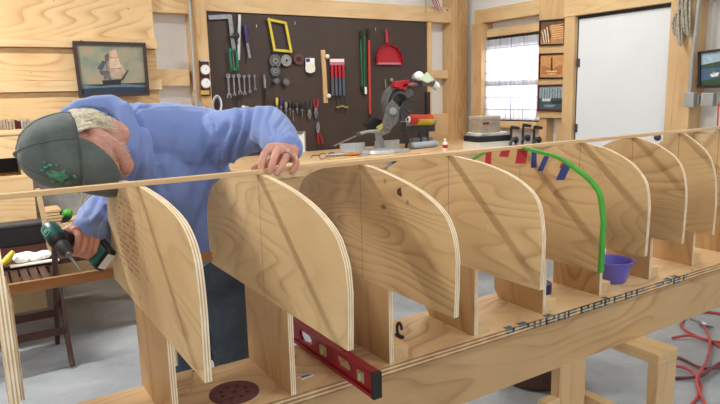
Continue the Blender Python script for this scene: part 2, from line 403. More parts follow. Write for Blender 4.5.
# ------------------------------------------------------------------ strongback and molds
ZS, HT = .65, 1.194
yn, yf = -.129, .128
sb = thing('strongback', (1.3, 0, 0), 'long plywood box beam on sawhorses carrying the row of upright molds', 'workbench')
ms_ = [W['deck'], W['edgez']]
mb = MB(); mb.box((-.12, yn-.006, ZS-.028), (4.1, yf+.01, ZS)); ob = mb.build('top_board', ms_, sb)
for p in ob.data.polygons: p.material_index = 0 if abs(p.normal.z) > .5 else 1
MB().box((-.12, yn+.004, ZS-.202), (4.1, yn+.022, ZS-.0285)).build('side_board', W['beam'], sb)
MB().box((-.12, yf-.022, ZS-.202), (4.1, yf-.004, ZS-.0285)).build('side_board', W['beam'], sb)
MB().box((-.12, yn+.0225, ZS-.200), (4.1, yf-.0225, ZS-.182)).build('bottom_board', W['deck'], sb)
# ink stencil marks along the edge of the board: blobs, each a stroke of worn lettering
mb = MB(); random.seed(3)
xx = at(505, 329, Y=yn).x
xe = at(686, 271, Y=yn).x
while xx < xe:
    wd = random.uniform(.03, .055); z0 = ZS-.026; z1 = ZS-.0015; zm = (z0+z1)/2; s_ = .0095
    def seg(xa, za, xb_, zb_): mb.box((xa, yn-.0068, za), (xb_, yn-.0062, zb_))
    g = random.choice([(1, 1, 1, 0, 1, 1), (1, 1, 0, 1, 1, 0), (1, 0, 1, 1, 0, 1), (1, 1, 1, 1, 1, 1), (0, 1, 1, 1, 0, 1), (1, 1, 0, 0, 0, 1)])
    if g[0]: seg(xx, z0, xx+s_, z1)
    if g[1]: seg(xx+wd-s_, zm if g[3] else z0, xx+wd, z1)
    if g[2]: seg(xx, z1-.005, xx+wd, z1)
    if g[3]: seg(xx, zm-.0025, xx+wd, zm+.0025)
    if g[4]: seg(xx, z0, xx+wd, z0+.005)
    if random.random() < .35: mb.box((xx, yn-.006, ZS), (xx+wd*.8, yn+.010, ZS+.0004))
    xx += wd+random.uniform(.010, .022)+(.05 if random.random() < .18 else 0)
so = mb.build('stencil_marks', plain('stencil_ink', (74, 96, 106), .8, var=.4, vs=60), sb); so['label'] = 'worn dark blue stencil lettering along the board edge'

Wd = [0, .406, .424, .400, .372, .318, .273, .2185, .163, .105]
Bt = [0, .8755, .868, .863, .860, .842, .830, .816, .792, .79]
prof = {
 1: [(.3, .004), (.55, .012), (.75, .026), (.88, .048), (.96, .082), (.99, .13), (1., .19)],
 2: [(.33, .012), (.6, .034), (.79, .062), (.9, .09), (.95, .118), (.985, .15), (1., .2)],
 3: [(.38, .018), (.7, .048), (.88, .083), (.95, .115), (.985, .15), (1., .19)],
 4: [(.25, .006), (.43, .014), (.68, .035), (.87, .068), (.96, .11), (1., .19)],
 5: [(.25, .009), (.48, .022), (.77, .066), (.9, .098), (.96, .13), (1., .2)],
 6: [(.25, .009), (.43, .019), (.71, .052), (.9, .097), (.97, .14), (1., .2)],
 7: [(.25, .01), (.48, .026), (.76, .062), (.91, .107), (.98, .165), (1., .22)],
 8: [(.4, .032), (.7, .072), (.86, .12), (.96, .19), (1., .28)],
 9: [(.4, .036), (.7, .08), (.86, .13), (.96, .2), (1., .28)]}
prof[0] = prof[1]; Wd[0] = .405; Bt[0] = .882
def smooth_prof(p):
    pts = [(0, 0)]+p; out = []
    for i in range(len(pts)-1):
        p0 = pts[max(i-1, 0)] if i else (-pts[1][0], pts[1][1]); p1 = pts[i]; p2 = pts[i+1]; p3 = pts[min(i+2, len(pts)-1)]
        for k in range(5):
            t = k/5; f = lambda a, b, c, d: .5*((2*b)+(-a+c)*t+(2*a-5*b+4*c-d)*t*t+(-a+3*b-3*c+d)*t*t*t)
            out.append((f(p0[0], p1[0], p2[0], p3[0]), f(p0[1], p1[1], p2[1], p3[1])))
    out.append(pts[-1]); return out
mold_labels = [
 'plywood mold at the far left edge, seen edge-on',
 'plywood mold in front of the man, nearest left, with faded stamped print',
 'pale plywood mold directly under the hand on the batten',
 'plywood mold with a big dark knot, its left half in shadow',
 'plywood mold next left of the green-edged one, clean pencil centre line',
 'plywood mold edged with a green strip and red and blue tape tabs',
 'plywood mold just behind the purple bowl, next right of the green edge',
 'plywood mold third from the right end of the row',
 'small plywood mold second from the right end of the row',
 'smallest plywood mold, at the right edge of the picture']
mats_m = ['mold_a', 'mold_a', 'mold_a', 'mold_b', 'mold_c', 'mold_b', 'mold_c', 'mold_b', 'mold_c', 'mold_b']
XM = [.007, .3085, .601, .904, 1.2225, 1.531, 1.832, 2.138, 2.446, 2.748]
pw = [.14, .15, .136, .128, .1195, .1115, .1035, .0955, .0874, .08]
TH = .0135
for n in range(10):
    x = XM[n]; t = thing('boat_mold', (x, 0, ZS), mold_labels[n], 'boat mold', 'plywood molds standing along the strongback')
    p = smooth_prof(prof[n]); w_ = Wd[n]
    right = [(x, -a*w_, HT-.004-d) for a, d in p]; inn = .985 if n > 1 else .99
    right.append((x, -w_*.995, (Bt[n]+right[-1][2])/2)); right.append((x, -w_*inn, Bt[n]))
    left = [(q[0], -q[1], q[2]) for q in right][::-1][:-1]
    mb = MB().prism(right+left, (TH, 0, 0), 0, cap=1)
    pn = mb.build('panel', [W[mats_m[n]], W['edge']], t)
    # post below / behind the panel, in line with it
    pwn = pw[n]
    top = HT-.10 if n < 7 else HT-.2
    if w_ < .2: top = HT-.16
    px = x+TH+.0003
    c = .03 if n in (4, 5) else 0
    poly = [(px, -pwn, ZS), (px, -pwn, top), (px, pwn, top), (px, pwn, ZS+c), (px, pwn-c*.8, ZS)]
    if not c: poly = poly[:-1]
    mb = MB().prism(poly, (TH, 0, 0), 0, cap=1)
    MBx = x
    # the photo shows the post flush with the panel: it starts under the panel's lower edge
    lo = [(x, -pwn, ZS), (x, -pwn, Bt[n]), (x, pwn, Bt[n]), (x, pwn, ZS+c), (x, pwn-c*.8, ZS)]
    if not c: lo = lo[:-1]
    mb = MB().prism(lo, (TH, 0, 0), 0, cap=1)
    mb.prism([(px, -pwn*.8, Bt[n]-.08), (px, -pwn*.8, Bt[n]+.12), (px, pwn*.8, Bt[n]+.12), (px, pwn*.8, Bt[n]-.08)], (TH, 0, 0), 0, cap=1)
    mb.build('post', [W['post'], W['edge']], t)
    if n not in (0, 1, 2): MB().box((px, -pwn+.003, ZS), (px+.052, -pwn+.09, ZS+.042)).build('cleat', W['lumber_y'], t, bevel=.0015)
    if n == 1:
        # faded grade stamp: rows of small bars
        mb = MB(); random.seed(5)
        for r_ in range(13):
            yy = .285-(r_ % 3)*.004
            while yy > .06:
                a = random.uniform(.006, .016); zz = 1.135-r_*.0150
                if random.random() < .66: mb.box((x-.0004, yy-a*.9, zz), (x-.0001, yy, zz+.006))
                yy -= a+random.uniform(.0, .008)
        s_ = mb.build('grade_stamp', plain('stamp_ink', (188, 140, 112), .9, var=.15, vs=100), t); s_['label'] = 'faded red printed stamp'
    if n == 3:
        mb = MB().tube([at(401, 192, X=x-.0006)+V((-.0003, 0, 0)), at(401, 192, X=x)+V((.0002, 0, 0))], .011, 14)
        s_ = mb.build('knot', plain('dark_knot', (78, 44, 32), .7, var=.3, vs=150), t); s_['label'] = 'dark brown knot in the plywood'
    if n == 4:
        for j, (a, b) in enumerate((((455, 268), (458, 272)), )): pass
    if n == 5:
        mb = MB(); path = []
        lim = [q for q in left if q[2] > HT-.062]
        chain = [V((x+TH/2, q[1]*1.01, q[2]+.004)) for q in lim]+[V((x+TH/2, q[1]*1.012-.002, q[2]+.003)) for q in right]
        chain[-1].z += .0
        chain = chain[:-1]+[V((x+TH/2, -w_-.004, Bt[n]+.0))]
        vs = []; fs = []
        for i, q in enumerate(chain):
            tg = (chain[min(i+1, len(chain)-1)]-chain[max(i-1, 0)]).normalized(); nr = V((0, tg.z, -tg.y)); nr = nr if nr.z > 0 or abs(nr.z) < .01 and nr.y < 0 else -nr
            if q.y < -.3 : nr = V((0, -1, 0))
            for dx, k in ((-.0085, -.006), (-.0085, .003), (.0085, .003), (.0085, -.006), (-.010, -.007), ): vs.append(q+V((dx, 0, 0))+nr*k) if dx != -.010 else None
        m4 = 4
        for i in range(len(chain)-1):
            for k in range(4):
                k2 = (k+1) % 4; fs.append((i*4+k, i*4+k2, (i+1)*4+k2, (i+1)*4+k))
        fs += [(0, 1, 2, 3), tuple(len(vs)-1-k for k in range(4))]
        s_ = MB().add(vs, fs).build('edge_strip', W['green'], t, True); s_['label'] = 'bright green flexible strip bent over the mold edge'
        for (u0, v0, u1, v1, c_) in ((486, 151.5, 491.5, 164, 'tapered'), (501.5, 149.5, 510, 156.5, 'tapered'), (517.5, 150, 527.5, 163, 'tapered'), (531.5, 152, 536.5, 167, 'blue'), (544, 156, 549, 171, 'blue'), (563, 164, 571, 180, 'blue'), (561, 163, 567, 168, 'tapered')):
            a = at(u0, v0, X=x-.0006); b = at(u1, v0+.6, X=x-.0006); hgt = (at(u0, v0, X=x).z-at(u0, v1, X=x).z); sl_ = random.uniform(-.006, .006)
            if u0 in (544, 563): sl_ = .02
            mt_ = MB().prism([a, b, b+V((0, sl_+.003, -hgt)), a+V((0, sl_+.006, -hgt*1.06))], (.0005, 0, 0))
            mt_.build('tape_tab', W[c_], t)
# long batten resting on the molds' tops, and the lower ribband behind
o = MB().box((-.05, -.010, HT-.004), (3.3, .012, HT+.007)).build('long_batten', W['strip'], bevel=.001)
tag(o, 'long thin pale wooden batten laid along the mold tops under the man\'s hand', 'wood strip')
o = MB().box((-.1, .402, .876), (.93, .418, .905)).build('ribband', W['ribband'], bevel=.001)
tag(o, 'brown wooden strip running low behind the left molds, below the drill', 'wood strip')

# sawhorses under the beam
def horse(x, lbl, ya=-.268, wid=.10):
    t = thing('sawhorse', (x, 0, 0), lbl, 'sawhorse', 'sawhorses under the beam')
    zt = ZS-.2025
    MB().box((x, ya, zt-.04), (x+wid, .175, zt)).build('top_rail', W['lumber_y'], t, bevel=.002)
    MB().box((x+.002, ya+.002, 0), (x+wid-.002, ya+.040, zt-.0405)).build('leg', W['lumber_v'], t, bevel=.002)
    MB().box((x+.002, .133, 0), (x+wid-.002, .171, zt-.0405)).build('leg', W['lumber_v'], t, bevel=.002)
    MB().box((x+.03, ya+.0405, .04), (x+.068, .1325, .12)).build('stretcher', W['lumber_y'], t, bevel=.002)
    return t
horse(1.962, 'wooden sawhorse whose near leg stands out at the lower right', -.262, .118)
t = thing('support_frame', (1.68, 0, 0), 'wooden post on a crossed foot, under the middle of the beam', 'stand')
MB().box((1.61, -.126, .0), (1.745, -.088, ZS-.2025)).build('upright', W['lumber_v'], t, bevel=.002)
MB().box((1.545, -.13, .20), (1.6095, -.09, .335)).build('cross_piece', W['lumber'], t, bevel=.002)
MB().box((1.7455, -.10, .20), (1.775, -.03, .355)).build('cross_piece', W['lumber_y'], t, bevel=.002)
MB().box((1.7755, -.40, .20), (1.815, -.04, .288)).build('foot_rail', W['lumber_y'], t, bevel=.002)
MB().box((1.7755, -.40, 0), (1.815, -.36, .1995)).build('leg', W['lumber_v'], t, bevel=.002)

# brown tub on the floor behind the beam
c0 = V((2.19, .50, 0)); t = thing('round_tub', c0, 'dark brown round tub on the floor seen below the beam', 'tub')
mt = Matrix.Translation(c0)
MB().lathe([(.0, 0), (.13, 0), (.16, .012), (.178, .05), (.188, .12), (.195, .2), (.185, .205), (.175, .12), (.15, .02), (0, .016)], 40, 0, mt).build('body', W['tub'], t, True)
MB().lathe([(.187, .195), (.2, .198), (.202, .21), (.192, .216), (.185, .206), (.187, .195)], 40, 0, mt).build('rim', W['tub'], t, True)

# ------------------------------------------------------------------ things on the strongback
# red spirit level lying across the beam, near end hanging past the edge
c0 = V((.767, .02, ZS+.0005)); t = thing('spirit_level', c0, 'red box level with cut-out windows, near end overhanging the beam', 'level')
lx, y0, y1, hh = .012, -.262, .36, .068
z0 = c0.z; xc = c0.x
mb = MB()
mb.box((xc-lx, y0, z0), (xc+lx, y1, z0+.010)); mb.box((xc-lx, y0, z0+hh-.010), (xc+lx, y1, z0+hh))
wins = [(-.222, -.188, 1), (-.155, -.075, 0), (-.03, .01, 1), (.055, .135, 0), (.18, .22, 1), (.26, .33, 0)]
ys = [y0]+[a for w_ in wins for a in w_[:2]]+[y1]
for k in range(0, len(ys), 2): mb.box((xc-.006, ys[k], z0+.010), (xc+.006, ys[k+1], z0+hh-.010))
for a, b, v_ in wins:
    mb.box((xc-.006, a, z0+.010), (xc+.006, b, z0+.018)); mb.box((xc-.006, a, z0+hh-.018), (xc+.006, b, z0+hh-.010))
    if not v_:
        for yy, s_ in ((a, 1), (b, -1)):
            mb.prism([(xc-.006, yy, z0+.017), (xc-.006, yy+s_*.012, z0+.017), (xc-.006, yy, z0+.030)], (.012, 0, 0)); mb.prism([(xc-.006, yy, z0+hh-.017), (xc-.006, yy+s_*.012, z0+hh-.017), (xc-.006, yy, z0+hh-.030)], (.012, 0, 0))
mb.build('beam_body', W['levelred'], t, bevel=.001)
for a, b, v_ in wins:
    if v_:
        f = MB().box((xc-.008, a+.001, z0+.019), (xc+.008, b-.001, z0+hh-.019)).build('vial_block', plain('vial_frame', (176, 160, 150), .3), t, bevel=.003)
        MB().tube([(xc-.0085, (a+b)/2, z0+.024), (xc-.0085, (a+b)/2, z0+hh-.024)], .005, 8).build('vial', plain('vial_fluid', (190, 196, 120), .15), f, True)
MB().box((xc-lx-.001, y0-.012, z0-.0002), (xc+lx+.001, y0, z0+hh+.001)).build('end_cap', W['black'], t, bevel=.002)
MB().box((xc-lx-.001, y1, z0-.0002), (xc+lx+.001, y1+.012, z0+hh+.001)).build('end_cap', W['black'], t, bevel=.002)
# abrasive disc with dust holes
c0 = V((.490, -.038, ZS)); t = MB(); R_ = .062
segs = 48; inner = []
ring = [(R_*math.cos(2*PI*k/segs), R_*math.sin(2*PI*k/segs)) for k in range(segs)]
t.prism([(c0.x+a, c0.y+b, ZS+.0004) for a, b in ring], (0, 0, .0025))
o = thing('sanding_disc', c0, 'round brown sanding disc with dust holes lying on the beam', 'sanding disc')
t.build('disc', W['abras'], o)
hb = MB()
for k in range(8):
    g = 2*PI*k/8+.2; q = (c0.x+.033*math.cos(g), c0.y+.033*math.sin(g))
    hb.prism([(q[0]+.0055*math.cos(2*PI*j/14), q[1]+.0055*math.sin(2*PI*j/14), ZS+.003) for j in range(14)], (0, 0, .0002))
hb.prism([(c0.x+.006*math.cos(2*PI*j/14), c0.y+.006*math.sin(2*PI*j/14), ZS+.003) for j in range(14)], (0, 0, .0002))
hb.build('dust_holes', plain('hole_shade', (58, 40, 36), .9), o)
# barcode sticker on the deck
c0 = at(306, 376.5, Z=ZS); u_ = (at(313, 373.5, Z=ZS)-at(300.5, 378, Z=ZS)); u_.z = 0; L_ = u_.length; u_.normalize(); v_ = V((-u_.y, u_.x, 0)); 
hv = .011
t = thing('barcode_sticker', c0, 'small white barcode sticker on the plywood beside the red level', 'sticker')
mb = MB().prism([c0-u_*L_/2-v_*hv, c0+u_*L_/2-v_*hv, c0+u_*L_/2+v_*hv, c0-u_*L_/2+v_*hv], (0, 0, .0006)); mb.build('label', W['paper'], t)
mb = MB(); random.seed(2); p = -L_/2+.004
while p < L_/2-.004:
    w_ = random.choice((.0006, .0012, .0018)); q = c0+u_*p+V((0, 0, .0007)); mb.prism([q-v_*.004, q+u_*w_-v_*.004, q+u_*w_+v_*.008, q+v_*.008], (0, 0, .0002)); p += w_+random.choice((.0008, .0014))
mb.build('bars', W['black'], t)
# wood offcut near the first post
o = MB().prism([(.335, .03, ZS+.0003), (.40, .03, ZS+.0003), (.435, .118, ZS+.0003), (.335, .118, ZS+.0003)], (0, 0, .02), 0).build('plywood_offcut', W['deck'], bevel=.001)
tag(o, 'flat plywood offcut lying between the first and second molds', 'offcut')
# black spring clamp by the fourth post
c0 = at(399, 331, Z=ZS+.03); c0 = V((1.02, .10, ZS)); c0 = at(399.5, 336, Z=ZS+.004); c0.z = ZS
t = thing('spring_clip', c0, 'small black clip standing behind the post under the knotted mold', 'clip')
pts = [c0+V((0, .012*math.cos(a), .024+.022*math.sin(a))) for a in [PI*1.5+.35*i for i in range(14)]]
MB().tube(pts, .0045, 8).build('jaw', W['black'], t, True)
MB().box(c0+V((-.006, -.018, .0005)), c0+V((.006, .016, .009))).build('handle', W['black'], t, bevel=.002)
# purple bowl
def bowl(c, r, h, label, mat, name='bowl'):
    t = thing(name, c, label, 'bowl'); mt = Matrix.Translation(c)
    MB().lathe([(0, .0005), (r*.62, .0005), (r*.66, .004), (r*.9, h*.8), (r*.94, h*.97), (r*.91, h*.97), (r*.86, h*.8), (r*.62, .008), (0, .006)], 48, 0, mt).build('body', mat, t, True)
    MB().lathe([(r*.93, h*.93), (r*1.03, h*.95), (r*1.05, h*.985), (r*1.0, h), (r*.92, h*.98), (r*.93, h*.93)], 48, 0, mt).build('rim', mat, t, True); return t
bowl(V((2.020, -.022, ZS)), .073, .086, 'purple plastic bowl standing on the beam beside the green-edged mold', W['purple'], 'plastic_bowl')
# roll of navy tape
c0 = V((1.70, .055, ZS)); t = thing('tape_roll', c0, 'dark blue roll of tape lying behind the fifth mold', 'tape'); mt = Matrix.Translation(c0)
MB().lathe([(.030, .0005), (.044, .0005), (.044, .036), (.030, .036), (.030, .0005)], 36, 0, mt).build('tape', W['navy'], t, True)
MB().lathe([(.027, .001), (.0299, .001), (.0299, .0375), (.027, .0375), (.027, .001)], 36, 0, mt).build('core', W['card'], t, True)
# air hose on the floor
def spline(P, n=10):
    out = []; 
    for i in range(len(P)-1):
        p0, p1, p2, p3 = P[max(i-1, 0)], P[i], P[i+1], P[min(i+2, len(P)-1)]
        for k in range(n):
            t = k/n; out.append((p1*2+(p2-p0)*t+(p0*2-p1*5+p2*4-p3)*t*t+(p1*3-p0-p2*3+p3)*t**3)*.5)
    out.append(P[-1]); return out
def hose(px, z=.008, name='air_hose', mat='hose', r=.0075, label='', ends=None):
    P = [at(u, v, Z=z+dz) for u, v, dz in px]
    t = thing(name, V((P[0].x, P[0].y, 0)), label, 'hose')
    MB().tube(spline(P, 10), r, 8).build('tube', W[mat], t, True)
    return t, P
t, P = hose([(735, 318, 0), (722, 314, 0), (700, 312, 0), (685, 318, 0), (682, 327, 0), (694, 335, 0), (712, 342, 0), (726, 350, 0), (745, 356, 0)], label='loop of red air hose running up past the chuck at the right edge')
hose([(672, 338, 0), (690, 335.5, .014), (706, 340, .014), (722, 342, 0), (745, 338, 0)], label='straighter red air hose run crossing just right of the sawhorse', z=.0085)
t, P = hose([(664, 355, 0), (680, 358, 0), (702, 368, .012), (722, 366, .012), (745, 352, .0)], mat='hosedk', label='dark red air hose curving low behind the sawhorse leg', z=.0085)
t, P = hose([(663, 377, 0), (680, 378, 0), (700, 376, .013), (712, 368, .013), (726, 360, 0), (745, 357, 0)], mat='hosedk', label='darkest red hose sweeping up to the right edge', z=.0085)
t, P = hose([(664, 366, 0), (676, 366, .014), (690, 370, .014), (699, 380, .014), (700, 392, .0), (692, 404, 0), (680, 416, 0)], label='red air hose bending down towards the lower right corner, left strand', z=.0085)
t, P = hose([(701, 322, 0), (707, 332, .015), (710, 345, .015), (706, 362, .015), (698, 376, .026), (698, 388, .014), (705, 404, .0), (708, 420, 0)], label='red air hose ending in a silver blow gun, running down the floor', z=.0085)
g0 = at(700, 323, Z=.02); g1 = at(714, 327, Z=.02); dd = (g1-g0)
t = thing('blow_gun', V((g0.x, g0.y, 0)), 'silver air coupling lying on the floor beside the red hose', 'air tool')
MB().tube([g0, g0+dd*.3, g0+dd*.6, g1], [.012, .016, .014, .004], 10).build('body', W['steel'], t, True)
MB().tube([g0+dd*.35, g0+dd*.2+V((-.03, .06, .02))], [.010, .007], 8).build('lever', W['steel'], t, True)

# ------------------------------------------------------------------ tool board and tools
bx0, bx1 = xb(206.5, 40), xb(427, 60); bz1 = zb(317, 16.5)-.002; bz0 = .78
o = MB().box((bx0, YB, bz0), (bx1, YB+.02, bz1)).build('tool_board', W['board'], bevel=.002)
tag(o, 'large dark brown hardboard panel hung with tools on the back wall', 'tool board')
def wp(u, v, off=.02): return at(u, v, Y=YB-off)
def hook(parent, u, v): MB().tube([wp(u, v, 0), wp(u, v, .03), wp(u, v-1.3, .035)], .0025, 6).build('hook', W['steel'], parent, True)
def bar(u0, v0, u1, v1, w, th=.008, off=.02, mb=None):
    """flat bar between two wall pixels, w metres wide, th thick"""
    a, b = wp(u0, v0, off), wp(u1, v1, off); d = (b-a).normalized(); n = V((-d.z, 0, d.x)).normalized()*w/2
    return (mb or MB()).prism([a-n, b-n, b+n, a+n], (0, -th, 0))
def tool(name, u, v, label, cat, group=None): return thing(name, wp(u, v, .02), label, cat, group)
t = tool('framing_square', 230, 30, 'large steel framing square hung at the top left of the tool board', 'square')
bar(208.5, 17.5, 231, 16.5, .034, .004, .022).build('tongue', W['steel'], t); bar(229.5, 15, 234, 50, .036, .004, .024).build('blade', W['steel'], t)
t = tool('steel_ruler', 239, 36, 'long straight steel rule hanging right of the framing square', 'ruler'); bar(239.5, 14.5, 238.5, 60, .024, .003, .016).build('blade', W['alu'], t)
t = tool('carpenter_square', 232, 60, 'green handled square hanging below the framing square', 'square')
mb = MB(); bar(229, 48.5, 231.5, 71, .018, .014, .03, mb); bar(236, 49, 237.5, 70, .018, .014, .03, mb); bar(230, 50, 236.5, 50.5, .02, .014, .03, mb); bar(230.5, 70, 238, 69, .02, .014, .03, mb); mb.build('handle', W['dkgreen'], t, bevel=.002)
bar(232.5, 52, 234, 68, .006, .006, .024).build('tongue', W['steel'], t)
t = tool('bar_clamp', 235, 36, 'small black clamp hung between the square and the steel rule', 'clamp')
MB().ball(wp(236.5, 35.5, .045), (.028, .014, .03), 12).build('head', W['black'], t, True); bar(236, 27, 236.8, 44, .016, .01, .04).build('bar', W['black'], t); MB().tube([wp(228, 36.5, .045), wp(236, 36.5, .045)], .007, 8).build('screw', W['black'], t, True)
t = tool('putty_knife', 247, 40, 'slim tool with purple handle and grey blade hanging alone on the board', 'hand tool')
MB().tube([wp(245, 25, .03), wp(245.8, 32, .03), wp(247, 42, .03)], [.013, .017, .014], 10).build('handle', W['purpledk'], t, True)
bar(247.2, 43, 249.8, 58, .022, .003, .026).build('blade', W['steel'], t); bar(248, 44, 247.5, 64, .01, .003, .020).build('sheath', W['dkgrey'], t)
# yellow folding template frame
t = tool('folding_template', 280, 36, 'yellow four-bar folding template hung askew on the board', 'template')
ym = [(268.8, 19.5), (285.5, 23), (291, 51.5), (274.5, 50)]
for i in range(4):
    a, b = ym[i], ym[(i+1) % 4]; bar(a[0], a[1], b[0], b[1], .022, .006, .022+.007*(i % 2)).build('bar', W['yellow'], t, bevel=.001)
for a in ym: MB().tube([wp(*a, .02), wp(*a, .05)], .012, 12).build('knob', W['yellow'], t, True)
hook(t, 269, 18.5)
def disc(u, v, r, mat, name, label, cat, group=None, hub='black', holes=0, off=.02, th=.008):
    t = tool(name, u, v, label, cat, group); a = wp(u, v, off)
    MB().tube([a, a-V((0, th, 0))], r, 32).build('disc', W[mat], t, True)
    MB().tube([a-V((0, th, 0)), a-V((0, th+.006, 0))], r*.42, 20).build('hub', W['grey'] if hub == 'ring' else W[hub], t, True)
    if hub == 'ring': MB().tube([a-V((0, th+.006, 0)), a-V((0, th+.009, 0))], r*.2, 16).build('bore', W['black'], t, True)
    return t
disc(275, 61, .056, 'wheel', 'grinding_wheel', 'largest grey grinding wheel hung under the yellow template', 'grinding wheel', 'grinding wheels', 'ring')
disc(286, 60.5, .050, 'grey', 'grinding_wheel', 'grinding wheel with a yellow-green stained edge', 'grinding wheel', 'grinding wheels', 'ring')
q = wp(289.5, 60, .033); MB()
disc(275, 71, .044, 'wheel', 'grinding_wheel', 'grey grinding wheel directly below the largest one', 'grinding wheel', 'grinding wheels', 'ring')
disc(275.5, 81, .024, 'wheel', 'hole_saw', 'small dark hole saw below the grinding wheels, left one', 'hole saw', 'hole saws', 'ring', th=.03)
disc(285.3, 82, .030, 'wheel', 'hole_saw', 'small dark hole saw below the grinding wheels, right one', 'hole saw', 'hole saws', 'ring', th=.03)
disc(298.7, 59, .051, 'abras', 'sanding_disc', 'brown abrasive disc hung on the board right of the grey wheels', 'sanding disc', None, 'black', th=.003)
t = tool('polishing_pad', 310, 66, 'round cream pad on a white and blue card', 'pad')
MB().box(wp(305.3, 58, .02), wp(315, 72, .024)).build('card', W['paper'], t); MB().box(wp(306, 58.5, .0245), wp(310, 62, .026)).build('print', W['blue'], t)
MB().tube([wp(310.3, 68, .025), wp(310.3, 68, .04)], .045, 28).build('pad', W['cream'], t, True); hook(t, 310, 57)
# wrenches in a descending row
def wrench(u0, v0, v1, lean, k, label):
    t = tool('wrench', u0, v0, label, 'wrench', 'combination wrenches in a row on the board')
    a, b = wp(u0, v0, .026), wp(u0+lean, v1, .026); d = (b-a).normalized(); n = V((-d.z, 0, d.x)); r = k
    MB().prism([a-n*r*.45, b-n*r*.45, b+n*r*.45, a+n*r*.45], (0, -.005, 0)).build('shank', W['steel'], t, bevel=.001)
    mb = MB(); seg = 16
    for j in range(seg):
        g0, g1 = 2*PI*j/seg, 2*PI*(j+1)/seg; q = lambda g, rr: a+V((math.cos(g)*rr, 0, math.sin(g)*rr))
        mb.prism([q(g0, r*.6), q(g1, r*.6), q(g1, r*1.15), q(g0, r*1.15)], (0, -.007, 0))
    mb.build('ring_end', W['steel'], t)
    mb = MB(); c = b
    mb.prism([c-n*r*1.1, c-d*r*1.3, c+n*r*1.1, c+n*r*1.25+d*r*1.6, c+n*r*.55+d*r*1.7, c+n*r*.5+d*r*.4, c-n*r*.5+d*r*.4, c-n*r*.55+d*r*1.7, c-n*r*1.25+d*r*1.6], (0, -.007, 0)); mb.build('open_end', W['steel'], t)
for a in ((228, 76, 94.5, 1, .017, 'largest steel wrench at the left end of the wrench row'), (233.4, 76, 93.5, 1, .012, 'thin dull wrench second in the wrench row'), (238.5, 76, 91.5, 1.4, .015, 'bright steel wrench third from the left in the wrench row'), (244, 76.5, 92.5, .6, .012, 'steel wrench fourth from the left in the wrench row'), (248.8, 76, 91, 1, .011, 'steel wrench second from the right in the wrench row'), (254.3, 76, 88.5, .8, .009, 'smallest wrench at the right end of the row')): wrench(*a)
t = tool('utility_tool', 264, 90, 'long slim tool with steel upper half hanging between wrenches and hole saws', 'hand tool')
MB().tube([wp(264, 74.5, .03), wp(264.5, 80, .03), wp(265, 88, .03)], [.007, .012, .010], 8).build('shaft', W['steel'], t, True); MB().tube([wp(265, 88, .03), wp(265.6, 99, .03), wp(266, 107, .03)], [.011, .013, .009], 8).build('handle', W['black'], t, True)
t = tool('pipe_fitting', 262, 109, 'small bent silver fitting hung left of the screwdrivers', 'fitting'); MB().tube([wp(260, 110.5, .03), wp(264, 109, .03), wp(267, 107.5, .03)], [.006, .008, .005], 8).build('spout', W['steel'], t, True)
# wood rail with white knobs
t = tool('wooden_rack', 323, 76, 'upright wooden strip with two white knobs on its right side', 'rack')
bar(322.2, 50, 325.2, 103, .042, .02, .0).build('strip', W['lumber_v'], t, bevel=.002)
for u, v in ((327.3, 56.5), (328.8, 96)):
    MB().ball(wp(u, v, .04), .021, 14).build('knob', W['cream'], t, True)
t = tool('round_knob', 391.8, 80, 'small tan wooden knob on the board right of the dustpan', 'knob'); MB().ball(wp(391.5, 80, .02), (.02, .012, .02), 12).build('knob', W['card'], t, True)  # small round knobs fixed to the board
t = tool('round_knob', 243.5, 107, 'small cream round knob above the man\'s sleeve', 'knob'); MB().ball(wp(243.5, 107.5, .03), .019, 12).build('knob', W['cream'], t, True)
# packs of red/blue handled tools
t = tool('tool_pack', 336, 78, 'carded pack of red and grey-blue files left of the green bar', 'tool pack')
MB().box(wp(329.5, 58.5, .02), wp(344.5, 65, .024)).build('header_card', plain('pink_card', (190, 120, 132), .6), t)
MB().box(wp(330, 59, .0242), wp(344, 62, .026)).build('print', W['paper'], t)
for k in range(4):
    u = 331.6+k*3.7; f = bar(u, 65, u+.4, 78, .024, .012, .02).build('blade_sleeve', W['tapered'], t, bevel=.002); bar(u+.4, 78, u+.9, 95.5, .024, .012, .02).build('handle', plain('slate_grip', (84, 92, 108), .5), t, bevel=.002)
hook(t, 331, 57); hook(t, 342, 57)
for k, (u, v) in enumerate(((338, 97), (342, 96), (346, 97))):
    t = tool('drill_bit', u, v, ('small dark bit hanging below the red tool pack, left', 'small dark bit hanging below the red tool pack, middle', 'small dark bit hanging below the red tool pack, right')[k], 'drill bit', 'bits below the tool pack')
    bar(u, v, u, v+16, .010, .006, .022).build('shank', W['dkgrey'], t); bar(u-2, v+10, u+2, v+10, .012, .008, .022).build('collar', W['brass'], t)
